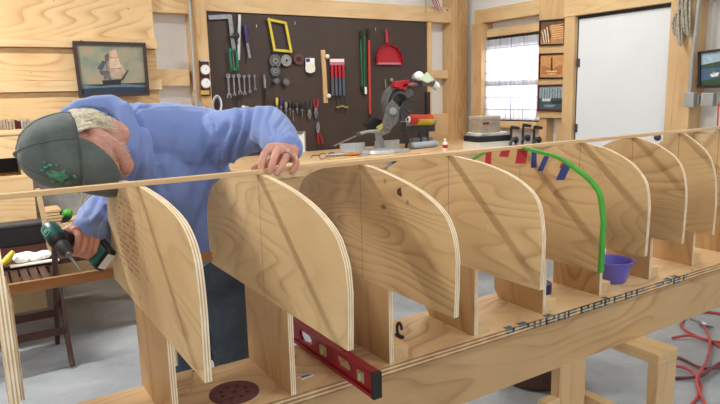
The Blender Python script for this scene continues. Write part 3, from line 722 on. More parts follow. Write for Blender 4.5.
# screwdrivers and pliers row
row = [(277, 97.5, 116, 'yellow', 'screwdriver with yellow handle at the left end of the row'), (281, 97, 116, 'purpledk', 'screwdriver with purple handle next to the yellow one'), (286, 102, 118, 'grey', 'grey screwdriver third in the row'), (290, 101, 116, 'dkgrey', 'dark screwdriver fourth in the row'), (293, 101, 121, 'black', 'black screwdriver fifth in the row'), (297, 103, 113, 'dkgrey', 'short dark screwdriver right of the middle of the row'), (302, 102, 117, 'black', 'thin black screwdriver left of the two pliers')]
for u, v0, v1, mt_, lb in row:
    t = tool('screwdriver', u, v0, lb, 'screwdriver', 'screwdrivers in a row on the board'); m_ = v0+(v1-v0)*.42
    MB().tube([wp(u, v0, .03), wp(u, v0+1.5, .03), wp(u, m_-1, .03), wp(u+.1, m_, .03)], [.008, .014, .012, .007], 8).build('handle', W[mt_], t, True)
    MB().tube([wp(u, m_, .03), wp(u+.5, v1, .03)], .0038, 6).build('shaft', W['steel'], t, True)
    MB().tube([wp(u, m_+1.5, .03), wp(u, m_+2.6, .03)], .011, 8).build('collar', W['grey'], t, True)
def pliers(u, v0, v1, mat, label, flip=1, lean=0):
    t = tool('pliers', u, v0, label, 'pliers', 'pliers hanging on the board'); m_ = v0+(v1-v0)*(.55 if flip > 0 else .42)
    hv = (v0, m_) if flip > 0 else (v1, m_); jv = (m_, v1) if flip > 0 else (m_, v0)
    for s_ in (-1, 1):
        MB().tube([wp(u+s_*1.9+(lean if flip < 0 else 0), hv[0], .03), wp(u+s_*2.1+lean*.6, (hv[0]*.6+hv[1]*.4), .03), wp(u+s_*.5+lean*.2, hv[1], .03)], [.007, .009, .007], 8).build('handle', W[mat], t, True)
        MB().tube([wp(u-s_*.2, hv[1], .03), wp(u-s_*1.2, jv[1]*.4+jv[0]*.6, .03), wp(u-s_*.3, jv[1], .03)], [.008, .010, .004], 8).build('jaw', W['steel'], t, True)
    MB().tube([wp(u, m_, .02), wp(u, m_, .044)], .013, 12).build('pivot', W['steel'], t, True)
pliers(309.5, 101, 119, 'dkgrey', 'dark handled pliers left of the red handled pair')
pliers(316, 98.5, 118, 'red', 'red handled pliers hanging handles up at the right end of the row')
pliers(318, 122, 144, 'red', 'red handled pliers hanging jaws up, apart from the row below it', -1, 3)
t = tool('scissors', 239, 102, 'dark scissors half hidden behind the man\'s shoulder', 'scissors')
for s_ in (-1, 1):
    MB().tube([wp(238.5+s_*.7, 100, .03), wp(238.5-s_*1.5, 112, .03)], [.005, .007], 6).build('blade', W['dkgrey'], t, True)
    MB().tube([wp(238.5+s_*1.7+1.6*math.cos(g), 98.8+1.6*math.sin(g), .03) for g in [k*PI/6 for k in range(13)]], .003, 6).build('loop', W['black'], t, True)
# coil of cable
t = tool('cable_coil', 217, 104, 'coiled blue-white cable hung at the lower left corner of the board', 'cable')
for k in range(5):
    MB().tube([wp(217+(3.6+k*.3)*math.cos(g), 105+(7.5+k*.5)*math.sin(g), .02+k*.007) for g in [j*PI/14 for j in range(29)]], .004, 6).build('loop', plain('cable_blue', (128, 146, 176), .5) if k % 2 else W['paper'], t, True)
hook(t, 215.5, 96)
# green and red bars, dustpan
t = tool('green_clamp_bar', 361, 62, 'long green bar with black ends hanging left of the dustpan', 'clamp')
bar(360.8, 31, 361.6, 40, .026, .012, .02).build('head', W['black'], t, bevel=.002)
mb = MB(); bar(360.2, 39, 362, 87, .011, .008, .02, mb); bar(363.8, 36, 364.2, 87, .011, .008, .02, mb); mb.build('bar', W['dkgreen'], t); bar(361.5, 86, 364.5, 93, .03, .012, .02).build('tip', W['black'], t, bevel=.002); MB().box(wp(364.5, 87, .03), wp(367, 94, .034)).build('paper_tag', W['paper'], t)
t = tool('red_clamp_bar', 369, 74, 'long orange-red bar with black head hanging beside the green one', 'clamp')
bar(368.2, 29, 368.6, 40, .030, .014, .02).build('head', W['black'], t, bevel=.002); bar(368.6, 40, 369.8, 114, .021, .010, .02).build('bar', W['orange'], t, bevel=.002); bar(369.8, 114, 370, 118, .02, .012, .02).build('tip', W['black'], t)
for u in (361, 368): 
    pass
t = tool('dustpan', 388, 50, 'red dustpan hung by its handle on the board', 'dustpan')
MB().tube([wp(386.5, 30, .035), wp(386.5, 33, .035), wp(387, 43, .04)], [.012, .016, .018], 10).build('handle', W['red'], t, True)
a = [(376, 63.5), (375.8, 56), (377.5, 51), (380.5, 47), (384, 44.5), (390, 44.5), (395, 47), (398.5, 51), (400.5, 56), (401, 64)]
MB().prism([wp(u, v, .022) for u, v in a], (0, -.008, 0)).build('pan', W['red'], t, bevel=.001)
mb = MB(); 
for (p, q) in zip(a[:-1], a[1:]): mb.prism([wp(*p, .03), wp(*q, .03), wp(p[0]*.06+q[0]*.94, q[1]+.8, .03), wp(p[0]+.4, p[1]+.8, .03)], (0, -.03, 0)) if p[1] < 70 else None
mb.build('rim_wall', W['red'], t); MB().box(wp(376, 62.5, .03), wp(401, 64.5, .034)).build('lip', plain('lip_pink', (206, 120, 128), .4), t); hook(t, 386.5, 29)
for k, (u, v) in enumerate(((295, 22), (375.5, 28), (256.5, 25))):
    t = tool('peg_hook', u, v, ('empty steel hook right of the yellow template', 'empty steel hook between the red bar and dustpan', 'empty steel hook right of the purple handled tool')[k], 'hook', 'empty hooks'); MB().tube([wp(u, v, 0), wp(u, v, .03), wp(u, v+2.5, .035)], .004, 6).build('wire', W['lgrey'], t, True)
t = tool('awl', 385.5, 84, 'thin brown awl hanging right below the dustpan', 'awl'); MB().tube([wp(385.3, 79, .03), wp(385.8, 88, .03)], .005, 6).build('shaft', W['card'], t, True)
# dial plaque on the post
YP = YB-.062
def pp(u, v, o=0): return at(u, v, Y=YP-o)
t = thing('weather_plaque', pp(204, 96), 'dark red wooden plaque with two white dials on the left post', 'plaque')
MB().box(pp(198.7, 60.5), pp(211, 96, .018)).build('backing', W['rack'], t, bevel=.003)
for v in (69.7, 83.2):
    a = pp(205 if v < 75 else 205.6, v, .018); f = MB().tube([a, a-V((0, .012, 0))], .040, 28).build('bezel', W['alu'], t, True)
    MB().tube([a-V((0, .012, 0)), a-V((0, .0135, 0))], .034, 28).build('dial_face', W['paper'], f, True)
    MB().prism([a+V((-.002, -.0137, -.004)), a+V((.002, -.0137, -.004)), a+V((.016, -.0137, .02))], (0, -.001, 0)).build('needle', W['black'], f)
MB().box(pp(200.5, 90.5, .018), pp(209.5, 94.5, .021)).build('name_plate', W['brass'], t); MB().box(pp(199.5, 60, .0), pp(209.5, 61.5, .019)).build('top_plate', W['alu'], t)
# clipboard leaning on the board
t = thing('clipboard', at(298, 151, Z=.87), 'clipboard with white paper leaning on the board behind the sleeve', 'clipboard')
MB().box(wp(288, 132, .028), wp(306, 153, .022)).build('backing', W['card'], t); MB().box(wp(289, 133.5, .029), wp(305, 152, .031)).build('paper', W['paper'], t); MB().box(wp(294, 131.5, .031), wp(303, 134, .04)).build('clip', W['steel'], t, bevel=.002)

# ------------------------------------------------------------------ pictures
def framed(corners, n, label, paint, frame, lw=.018, th=.02, name='framed_picture', group=None):
    """corners tl,tr,br,bl in 3D; n outward normal"""
    tl, tr, br, bl = corners; n = V(n); c = (tl+tr+br+bl)/4; t = thing(name, c-V((0, 0, 0)), label, 'picture', group)
    ux = (tr-tl).normalized(); uz = (tl-bl).normalized(); Wd_, Hd = (tr-tl).length, (tl-bl).length
    def P(a, b, o=0): return tl+(tr-tl)*a+(bl-tl)*b+(br-bl-tr+tl)*a*b+n*o
    fx, fy = lw/Wd_, lw/Hd
    mb = MB()
    for a0, b0, a1, b1 in ((0, 0, 1, fy), (0, 1-fy, 1, 1), (0, fy, fx, 1-fy), (1-fx, fy, 1, 1-fy)):
        mb.prism([P(a0, b0), P(a1, b0), P(a1, b1), P(a0, b1)], n*th)
    mb.build('frame', W[frame], t, bevel=.002)
    MB().prism([P(fx*.9, fy*.9, .001), P(1-fx*.9, fy*.9, .001), P(1-fx*.9, 1-fy*.9, .001), P(fx*.9, 1-fy*.9, .001)], n*.006).build('canvas', paint[0], t)
    k = 0
    for poly, mt_ in paint[1]:
        k += 1; MB().prism([P(fx+(1-2*fx)*a, fy+(1-2*fy)*b, .0072+k*.00012) for a, b in poly], n*.0001).build('painted_shape', mt_, t)
    return t
pc = {}
def pm(c):
    if c not in pc: pc[c] = plain('paint_%d_%d_%d' % c, c, .6, var=.08, vs=40)
    return pc[c]
sky_m, nt, b = newmat('paint_sky', .5); s, o, r = coords(nt, (1, 1, 1.6), False)
nt.links.new(ramp(nt, noise_(nt, s, 6, 3), [(.3, (112, 122, 110)), (.5, (142, 144, 122)), (.65, (172, 144, 118))]), b.inputs['Base Color'])
Y_ = YB-.115
ship = [(sky_m), [
 ([(0, .80), (1, .78), (1, 1), (0, 1)], pm((36, 50, 68))),
 ([(0, .80), (.3, .84), (.6, .8), (1, .84), (1, .88), (.5, .86), (0, .88)], pm((92, 112, 122))),
 ([(.32, .72), (.63, .70), (.60, .82), (.34, .82)], pm((36, 34, 40))),
 ([(.62, .70), (.74, .50), (.75, .52), (.64, .74)], pm((62, 50, 44))),
 ([(.40, .22), (.46, .16), (.47, .72), (.42, .72)], pm((92, 82, 84))),
 ([(.36, .32), (.27, .48), (.34, .52), (.42, .34)], pm((74, 80, 92))),
 ([(.29, .52), (.32, .62), (.42, .62), (.42, .52)], pm((86, 88, 100))),
 ([(.42, .34), (.42, .52), (.52, .55), (.50, .30)], pm((150, 124, 112))),
 ([(.48, .12), (.58, .08), (.60, .24), (.49, .26)], pm((198, 162, 136))),
 ([(.46, .28), (.61, .26), (.64, .46), (.46, .48)], pm((204, 174, 148))),
 ([(.45, .50), (.63, .48), (.62, .68), (.46, .66)], pm((184, 158, 138))),
 ([(.64, .34), (.70, .56), (.63, .60)], pm((188, 158, 134))),
 ([(.36, .60), (.46, .56), (.45, .70), (.35, .70)], pm((104, 98, 104)))]]
t = framed([at(72, 41, Y=Y_), at(145, 43, Y=Y_), at(149, 95.5, Y=Y_-.0), at(79, 98, Y=Y_)], (0, -1, 0), 'framed painting of a sailing ship on the left plank wall', ship, 'rack', .022, .024)
for c in t.children:
    if c.name.startswith('frame'): c.data.materials[0] = plain('ship_frame', (62, 44, 40), .4)
X_ = XR-.0205
def rc(u0, v0, u1, v1, u2, v2, u3, v3, X): return [at(u0, v0, X=X), at(u1, v1, X=X), at(u2, v2, X=X), at(u3, v3, X=X)]
fk = plain('black_frame', (40, 34, 34), .4); W['frameblack'] = fk; W['framered'] = plain('maroon_frame', (84, 44, 44), .4)
hull = [pm((190, 138, 92)), [([(0, 0), (1, 0), (1, .25), (.5, .15), (0, .4)], pm((110, 78, 60)))]+[([(.40+.02*k, .2+.09*k), (.98, .14+.1*k), (1, .17+.1*k), (.42+.02*k, .24+.09*k)], pm((232, 184, 130))) for k in range(7)]+[([(.0+.05*k, .5-.05*k), (.05+.05*k, .48-.05*k), (.16+.05*k, .95-.05*k), (.1+.05*k, .98)], pm((240, 214, 180) if k % 2 else (92, 64, 50))) for k in range(7)]]
framed(rc(540.3, 20.5, 566.2, 18.3, 566, 45.2, 539.8, 46, X_), (-1, 0, 0), 'top one of three small framed pictures between window and door', hull, 'frameblack', .014, .015, group='small pictures on the board column')
hull2 = [pm((206, 150, 96)), [([(.46, .12), (.52, .1), (.54, .75), (.44, .75)], pm((84, 52, 38)))]+[([(.06, .45+.07*k), (.46, .62+.05*k), (.46, .645+.05*k), (.06, .48+.07*k)], pm((150, 94, 58))) for k in range(6)]+[([(.94, .45+.07*k), (.54, .62+.05*k), (.54, .645+.05*k), (.94, .48+.07*k)], pm((150, 94, 58))) for k in range(6)]+[([(.25, .7), (.75, .7), (.7, .76), (.3, .76)], pm((238, 190, 130))), ([(.3, .82), (.7, .82), (.66, .87), (.34, .87)], pm((238, 190, 130)))]]
framed(rc(540, 53.6, 565.8, 52.6, 565.6, 78.8, 539.6, 79.2, X_), (-1, 0, 0), 'middle one of three small framed pictures, warm brown hull inside', hull2, 'frameblack', .014, .015, group='small pictures on the board column')
boats = [pm((150, 172, 178)), [([(0, .5), (1, .5), (1, 1), (0, 1)], pm((66, 88, 92))), ([(.1, .52), (.5, .5), (.46, .64), (.14, .64)], pm((216, 222, 222))), ([(.5, .62), (.95, .6), (.9, .74), (.55, .76)], pm((38, 52, 60))), ([(.2, .8), (.7, .78), (.6, .9), (.25, .9)], pm((120, 146, 150)))]+[([(.1+.11*k, .06+.05*(k % 3)), (.125+.11*k, .06+.05*(k % 3)), (.125+.11*k, .55), (.1+.11*k, .55)], pm((52, 58, 62))) for k in range(8)]]
framed(rc(538.6, 84.8, 565.6, 84, 565.4, 111.8, 538, 111.2, X_), (-1, 0, 0), 'bottom one of three small framed pictures, boats at a dock in a maroon frame', boats, 'framered', .018, .015, group='small pictures on the board column')
lake = [pm((166, 192, 206)), [([(0, .36), (.5, .32), (1, .28), (1, .5), (0, .5)], pm((58, 80, 62))), ([(0, .48), (1, .48), (1, 1), (0, 1)], pm((70, 100, 132))), ([(.0, .86), (1, .76), (1, 1), (0, 1)], pm((52, 78, 58))), ([(.4, .66), (.8, .62), (.74, .74), (.46, .75)], pm((236, 236, 232))), ([(.52, .6), (.62, .6), (.6, .68), (.54, .68)], pm((210, 180, 80)))]]
X2 = XR-.03
framed(rc(699.5, 51.5, 727, 48, 727, 87, 699, 88, X2), (-1, 0, 0), 'black framed lake picture at the right edge of the photo', lake, 'frameblack', .016, .02)
# grey rope coil hung on the door post
t = thing('rope_coil', at(680, 20, X=XR-.09), 'thick grey coil of cable hanging on the post above the right door corner', 'rope')
random.seed(11)
for k in range(13):
    u0 = 677+random.random()*8; u1 = 674+k*1.15; vb = 30+random.random()*16-(abs(k-4)*1.3); x = XR-.075-random.random()*.03
    P = [at(u0+3, -14, X=x), at(u0+1, 4, X=x), at(u1-1.2, vb*.6, X=x-.01), at(u1, vb, X=x-.01), at(u1+1.6, vb*.9, X=x), at(u0+5, 6, X=x+.005), at(u0+6, -14, X=x)]
    MB().tube(spline(P, 5), .0075, 6).build('strand', W['rope'], t, True)
# small flag
t = thing('flag', at(433, -6, Y=YB-.05), 'small red, white and striped flag hanging above the tool board', 'flag')
fl = at(430, -12, Y=YB-.06)
def fp(a, b): # a across 0..1, b down 0..1
    u = 425.5+a*7.5+b*(9.5) if True else 0; v = -14+b*(22+a*5); 
    return at(u, v, Y=YB-.06-.02*math.sin(a*7+b*2))
for k in range(7):
    mb = MB(); vs = []; fs = []
    for i in range(2):
        for j in range(9): vs.append(fp((k+i)/7, j/8))
    for j in range(8): fs.append((j, j+1, 10+j, 9+j))
    o = mb.add(vs, fs).build('stripe', W['red'] if k % 2 == 0 else W['paper'], t); sm = o.modifiers.new('s', 'SOLIDIFY'); sm.thickness = .001
MB().tube([at(424.6, -14, Y=YB-.06), at(426, 8, Y=YB-.06), at(425, 13, Y=YB-.05)], .003, 6).build('staff', W['card'], t, True)

# ------------------------------------------------------------------ workbench and what stands on it
BZ = .87
t = thing('workbench', (3, 2.95, 0), 'long light wood workbench below the tool board', 'workbench')
MB().box((1.55, 2.36, BZ-.045), (4.40, 3.57, BZ)).build('top', W['deck'], t, bevel=.002)
MB().box((1.6, 2.38, BZ-.19), (4.36, 2.418, BZ-.0455)).build('apron', W['lumber'], t, bevel=.002)
for x in (1.6, 2.9, 4.27):
    for y in (2.42, 3.46): MB().box((x, y, 0), (x+.09, y+.09, BZ-.0455)).build('leg', W['lumber_v'], t, bevel=.003)
def bpt(u, v, z=BZ): return at(u, v, Z=z)
# boards lying on the bench
o = MB().box((1.75, 2.40, BZ+.0005), (2.75, 2.50, BZ+.035)).build('board', W['lumber'], bevel=.002); tag(o, 'pale board lying along the near edge of the bench by the hand', 'board')
o = MB().box((2.45, 2.56, BZ+.0005), (3.2, 2.64, BZ+.02)).build('board', W['lumber'], bevel=.002); tag(o, 'narrow board lying in front of the miter saw', 'board')
o = MB().box((3.05, 2.40, BZ+.0005), (3.5, 2.50, BZ+.02)).build('board', W['lumber'], bevel=.002); tag(o, 'flat board on the bench right of the miter saw', 'board')
# reading glasses
c0 = V((2.36, 2.86, BZ)); t = thing('eyeglasses', c0, 'black eyeglasses standing on the bench beside the chisel', 'glasses')
for s_ in (0, 1):
    a = c0+V((s_*.078, 0, .026)); MB().tube([a+V((.032*math.cos(g), 0, .023*math.sin(g))) for g in [k*PI/8 for k in range(17)]], .003, 6).build('rim', W['black'], t, True)
    MB().tube([a+V((-.032 if not s_ else .032, 0, .008)), a+V((-.036 if not s_ else .036, .10, .0)), a+V((-.036 if not s_ else .036, .13, -.018))], .004, 6).build('temple', W['black'], t, True)
MB().tube([c0+V((.032, 0, .032)), c0+V((.046, 0, .032))], .003, 6).build('bridge', W['black'], t, True)
c0 = V((2.40, 2.75, BZ)); t = thing('chisel', c0, 'chisel with brown wooden handle lying on the bench left of the saw', 'chisel')
MB().tube([c0+V((-.04, .06, .034)), c0+V((.12, .03, .034))], .010, 10).build('blade', W['steel'], t, True)
MB().tube([c0+V((.12, .03, .034)), c0+V((.15, .025, .034)), c0+V((.25, .005, .034))], [.012, .017, .015], 10).build('handle', W['ribband'], t, True)
o = MB().box((2.38, 2.71, BZ+.0005), (2.59, 2.85, BZ+.018)).build('board', W['lumber'], bevel=.002); tag(o, 'short board under the chisel', 'board')
# ------ miter saw
c0 = V((2.90, 2.90, BZ)); YS = 2.90
def sp(u, v, o=0.): return at(u, v, Y=YS-o)
t = thing('miter_saw', c0, 'grey and red sliding miter saw with its head raised, on the bench', 'miter saw')
MB().box(V((2.62, 2.78, BZ+.0005)), V((3.16, 2.98, BZ+.035))).build('table', W['alu'], t, bevel=.004)
MB().lathe([(0, .0005), (.13, .0005), (.14, .02), (.13, .045), (0, .05)], 36, 0, Matrix.Translation((2.88, 2.84, BZ))).build('turntable', W['alu'], t, True)
MB().box(V((2.60, 2.98, BZ+.03)), V((2.84, 3.0, BZ+.10))).build('fence', W['alu'], t, bevel=.003)
MB().box(V((2.95, 2.98, BZ+.03)), V((3.2, 3.0, BZ+.10))).build('fence', W['alu'], t, bevel=.003)
MB().tube([sp(379, 149), sp(380, 141), sp(378, 134), sp(386, 128)], [.05, .035, .035, .05], 14).build('pivot_arm', W['grey'], t, True)
cc = sp(397, 103.5, .02)
# upper blade guard: thick crescent disc
def discpoly(c, ru, a0, a1, ri, th, n=24):
    mb = MB()
    for i in range(n):
        g0 = a0+(a1-a0)*i/n; g1 = a0+(a1-a0)*(i+1)/n
        q = lambda g, r: c+V((math.cos(g)*r, 0, math.sin(g)*r))
        mb.prism([q(g0, ri), q(g0, ru), q(g1, ru), q(g1, ri)], (0, -th, 0))
    return mb
discpoly(cc+V((0, .03, 0)), .155, 0, 2*PI, .0, .03, 36).build('blade_housing', W['dkgrey'], t, bevel=0)
discpoly(cc, .165, .15*PI, 1.25*PI, .085, .05).build('upper_guard', plain('saw_grey', (104, 106, 106), .4, .3, .2, 60), t)
discpoly(cc-V((0, .001, 0)), .125, .35*PI, 1.1*PI, .105, .056).build('guard_slot', W['black'], t)
discpoly(cc-V((0, .0, .0)), .15, -.75*PI, .12*PI, .03, .025).build('lower_guard', plain('smoke_guard', (62, 64, 66), .35), t)
for k in range(7):
    g = -.7*PI+k*.12*PI; q = cc-V((0, .027, 0)); MB().prism([q+V((math.cos(g)*.05, 0, math.sin(g)*.05)), q+V((math.cos(g)*.14, 0, math.sin(g)*.14)), q+V((math.cos(g+.05)*.14, 0, math.sin(g+.05)*.14))], (0, -.004, 0)).build('guard_rib', W['black'], t)
MB().prism([sp(385, 107, .08), sp(391, 100, .08), sp(398, 107, .08), sp(396, 122, .08), sp(388, 131, .08), sp(380, 130, .08)], (0, -.03, 0)).build('gear_case', bpy.data.materials['saw_grey'], t, bevel=.006)
MB().tube([sp(393, 111, .1), sp(393, 111, .125)], .03, 20).build('blade_bolt', W['grey'], t, True)
MB().prism([sp(390, 87, .05), sp(392, 81.5, .05), sp(405, 80, .05), sp(405.5, 85, .05), sp(398, 90, .05)], (0, -.06, 0)).build('motor_cover', W['red'], t, bevel=.006)
MB().prism([sp(398, 88, .06), sp(403, 80.5, .06), sp(405, 84, .06), sp(402, 91, .06)], (0, -.05, 0)).build('motor_vent', W['tapered'], t, bevel=.003)
MB().tube([sp(404, 86, .08), sp(412, 86, .08), sp(421, 84, .08)], [.024, .02, .024], 12).build('handle_arm', W['dkgrey'], t, True)
MB().ball(sp(413, 85, .11), (.05, .03, .022), 14).build('handle_grip', plain('grip_maroon', (120, 70, 76), .5), t, True)
MB().ball(sp(427, 81.5, .08), (.085, .05, .045), 16).build('motor_body', bpy.data.materials['saw_grey'], t, True)
MB().tube([sp(414, 76, .08), sp(420, 79, .08)], .03, 14).build('motor_end', W['grey'], t, True)
MB().ball(sp(419, 76, .1), (.05, .03, .04), 14).build('dust_bag', W['paper'], t, True)
mb = MB().prism([sp(419, 79, .13), sp(427, 72, .13), sp(434.5, 80, .13), sp(427, 83, .13)], (0, -.004, 0)); mb.build('warning_tag', plain('pale_green_tag', (206, 222, 196), .6), t)
MB().tube([sp(433, 84, .08), sp(437, 87, .08)], .035, 14).build('motor_cap', W['cream'], t, True)
MB().tube([sp(384, 131, .05), sp(368, 131.5, .06), sp(358, 134, .1)], [.016, .012, .014], 10).build('rail', W['lgrey'], t, True)
MB().ball(sp(358.5, 134.5, .1), .022, 12).build('lock_knob', W['dkgrey'], t, True)
MB().tube([sp(356, 136, .1), sp(340, 143, .12), sp(334, 146, .12)], .005, 8).build('support_wire', W['steel'], t, True)
MB().prism([sp(365, 124, .0), sp(374, 117, .0), sp(384, 121, .0), sp(384, 130, .0), sp(368, 131, .0)], (0, .05, 0)).build('bevel_cover', W['black'], t, bevel=.005)
MB().prism([sp(376, 127, .09), sp(386, 121, .09), sp(388, 126, .09), sp(378, 131, .09)], (0, -.012, 0)).build('scale_plate', plain('olive_mark', (168, 166, 84), .5), t)
# bits behind/right of the saw
t = thing('plastic_tube', sp(419, 118), 'red and yellow striped cylinder lying across the grey tool case', 'tube')
a, b = sp(409, 119.5, -.2), sp(431, 119.5, -.2)
MB().tube([a, b], .046, 18).build('body', W['orange'], t, True); mb = MB()
mb.tube([a+(b-a)*.3+V((0, -.006, -.010)), a+(b-a)*.99+V((0, -.006, -.010))], .043, 18)
mb.build('band', W['yellow'], t, True); MB().tube([a-(b-a)*.06, a], .03, 16).build('end_ring', W['paper'], t, True); MB().tube([a-(b-a)*.07, a-(b-a)*.055], .014, 12).build('core_hole', W['black'], t, True)
zc = sp(419, 132, -.2).z
t = thing('tool_stand', V((3.4, 3.1, BZ)), 'small grey machine on a black frame right of the miter saw', 'machine')
MB().box(sp(406, 122, -.2), sp(430, 131, -.28)).build('body', W['dkgrey'], t, bevel=.006); MB().box(sp(407, 121.5, -.19), sp(430, 124, -.29)).build('lid', W['grey'], t, bevel=.004)
for u in (407, 421, 428): 
    p = sp(u, 131, -.2); MB().box(p+V((-.012, 0, .0)), V((p.x+.012, p.y+.02, BZ+.0005))).build('leg', W['dkgrey'], t, bevel=.001)
p = sp(413, 138, -.2); q = sp(429, 142, -.26); MB().box(V((p.x, p.y, BZ+.05)), V((q.x, q.y, BZ+.09))).build('shelf', W['grey'], t, bevel=.003)
p = sp(426.5, 92, -.27); q = sp(428.5, 122, -.3); MB().box(p, q).build('mast', W['black'], t, bevel=.002)
t = thing('cardboard_tube', bpt(430, 148), 'pale blue tube lying on the bench behind the spray can', 'tube')
a = V((3.33, 3.0, BZ+.031)); MB().tube([a, a+V((.33, .04, 0))], .03, 16).build('body', plain('pale_blue_tube', (170, 184, 200), .5), t, True); MB().tube([a-V((.004, 0, 0)), a+V((.02, .002, 0))], .0312, 16).build('end_cap', W['grey'], t, True)
# spray can
c0 = V((3.50, 2.72, BZ)); mt = Matrix.Translation(c0); t = thing('spray_can', c0, 'small white and red bottle with a knob top standing on the bench', 'bottle')
MB().lathe([(0, .0005), (.021, .0005), (.022, .005), (.022, .065), (.012, .078), (.009, .08), (0, .08)], 20, 0, mt).build('body', W['cream'], t, True)
MB().lathe([(.0223, .02), (.0225, .02), (.0225, .05), (.0223, .05)], 20, 0, mt).build('label_band', W['tapered'], t, True)
MB().ball(c0+V((0, 0, .09)), .013, 12).build('nozzle', W['paper'], t, True)
# books, magazines and box near the window
bx, by = 3.78, 2.50
def layer(name, z0, z1, x0, x1, y0, y1, mat, label, cat, rot=0., group=None):
    t = thing(name, ((x0+x1)/2, (y0+y1)/2, z0), label, cat, group); mt = Matrix.Translation(t.location) @ Matrix.Rotation(rot, 4, 'Z') @ Matrix.Translation(-t.location); return t, mt
rot = math.radians(-8)
specs = [('storage_case', .0005, .075, .165, .12, 'cream', 'cream plastic case at the bottom of the stack by the window', 'case'), ('storage_case', .0755, .130, .16, .115, 'black', 'black tray case in the middle of the stack by the window', 'case')]
for nm, z0, z1, hx, hy, mt_, lb, ct in specs:
    t, mt = layer(nm, BZ+z0, BZ+z1, bx-hx, bx+hx, by-hy, by+hy, None, lb, ct, rot)
    MB().box((bx-hx, by-hy, BZ+z0), (bx+hx, by+hy, BZ+z1-.005), 0, mt).build('body', W[mt_], t, bevel=.003)
    MB().box((bx-hx-.003, by-hy-.003, BZ+z1-.005), (bx+hx+.003, by+hy+.003, BZ+z1), 0, mt).build('lid', W['grey'] if mt_ == 'black' else W[mt_], t, bevel=.002)
for k in range(4):
    z0 = BZ+.1305+k*.0055; r_ = rot+math.radians((-6, 5, -3, 9)[k]); t, mt = layer('magazine', z0, z0+.005, bx-.17, bx+.14, by-.11, by+.11, None, ('lowest white magazine under the cardboard box', 'second lowest magazine under the cardboard box, turned slightly', 'third white magazine from the bottom under the cardboard box', 'topmost white magazine directly under the cardboard box')[k], 'magazine', r_, 'magazines under the cardboard box')
    MB().box((bx-.145, by-.10, z0), (bx+.11+.015*k, by+.10, z0+.0045), 0, mt).build('pages', W['paper'], t); MB().box((bx-.147, by-.102, z0+.0045), (bx+.112+.015*k, by+.102, z0+.0051), 0, mt).build('cover', W['cream'] if k % 2 else W['paper'], t)
z0 = BZ+.1535; t, mt = layer('cardboard_box', z0, z0+.12, bx-.1, bx+.1, by-.08, by+.08, None, 'grey-brown cardboard box on top of the stack left of the window', 'box', rot)
MB().box((bx-.12, by-.09, z0), (bx+.07, by+.09, z0+.118), 0, mt).build('body', W['card'], t, bevel=.002)
MB().box((bx-.122, by-.092, z0+.114), (bx+.072, by+.092, z0+.136), 0, mt).build('lid', plain('card_lid', (178, 166, 150), .7), t, bevel=.002)
MB().box((bx-.105, by-.0925, z0+.07), (bx-.045, by-.0905, z0+.088), 0, mt).build('red_print', plain('dark_red_print', (110, 44, 40), .7), t)
MB().box((bx+.0, by-.0915, z0+.06), (bx+.05, by-.0905, z0+.09), 0, mt).build('grey_print', W['grey'], t)
# clamps, dark, in front of the window
for k, (u, v) in enumerate(((515, 128), (527, 126), (538, 128))):
    t = thing('hand_clamp', bpt(u, 150), ('black hand clamp in front of the window, left', 'black hand clamp in front of the window, middle', 'black hand clamp in front of the window, right')[k], 'clamp', 'black clamps below the window')
    YC = 2.30; q = lambda a, b, o=0: at(a, b, Y=YC+.02*k-o)
    base = q(u, 150); zz = BZ+.0005
    p0 = V((q(u, v+16).x, YC+.05+.02*k, zz))
    MB().tube([V((p0.x, p0.y, zz+.006)), V((p0.x+.004, p0.y, q(u, v).z))], .010, 8).build('bar', W['black'], t, True)
    MB().tube([q(u-3.5, v-1), q(u+3.5, v)], .014, 8).build('jaw', W['black'], t, True)
    MB().tube([q(u-1, v+10), q(u-4, v+14), q(u-5, v+17)], .013, 8).build('grip', W['black'] if k else W['dkgrey'], t, True)
    MB().ball(q(u+1, v+12), (.026, .02, .032), 12).build('slider', W['black'], t, True)
t = thing('plastic_bag', bpt(506, 147), 'small white and purple packet beside the clamps', 'packet'); a = V((4.02, 2.45, BZ)); MB().ball(a+V((0, 0, .026)), (.05, .04, .0255), 12).build('bag', plain('lilac_bag', (190, 178, 204), .5), t, True); MB().ball(a+V((.03, -.02, .03)), (.02, .02, .02), 10).build('seal', W['purpledk'], t, True)
t = thing('small_block', bpt(528, 148), 'small red block at the foot of the black clamps', 'block'); a = V((3.99, 2.37, BZ)); MB().box(a, a+V((.04, .03, .035))).build('body', W['tapered'], t, bevel=.004); MB().box(a+V((.01, -.002, .01)), a+V((.03, 0, .025))).build('face', W['black'], t)
# black tool in the gap above the knotted mold
t = thing('tool_holder', (1.75, 2.36, BZ-.05), 'black and silver gadget clipped low on the bench front, seen above the knotted mold', 'tool')
YG = 2.33
for a_, b_, m_ in (((389, 160.5), (394, 167), 'grey'), ((392, 160), (398, 164), 'black')): MB().box(at(*a_, Y=YG), at(*b_, Y=YG+.045)).build('body' if m_ == 'grey' else 'grip', W[m_], t, bevel=.004)
MB().tube([at(396, 163, Y=YG), at(404, 160.5, Y=YG)], [.012, .005], 8).build('spout', W['black'], t, True)
t = thing('black_knob', at(661, 141, X=4.2), 'small black knob at the foot of the white door post', 'knob')  # small dark knob low beside the door
MB().tube([at(659, 138.5, X=XR-.061), at(659, 138.5, X=XR-.12)], .014, 10).build('stem', W['grey'], t, True); MB().ball(at(657.5, 137.5, X=XR-.12), .026, 12).build('grip', W['dkgrey'], t, True)

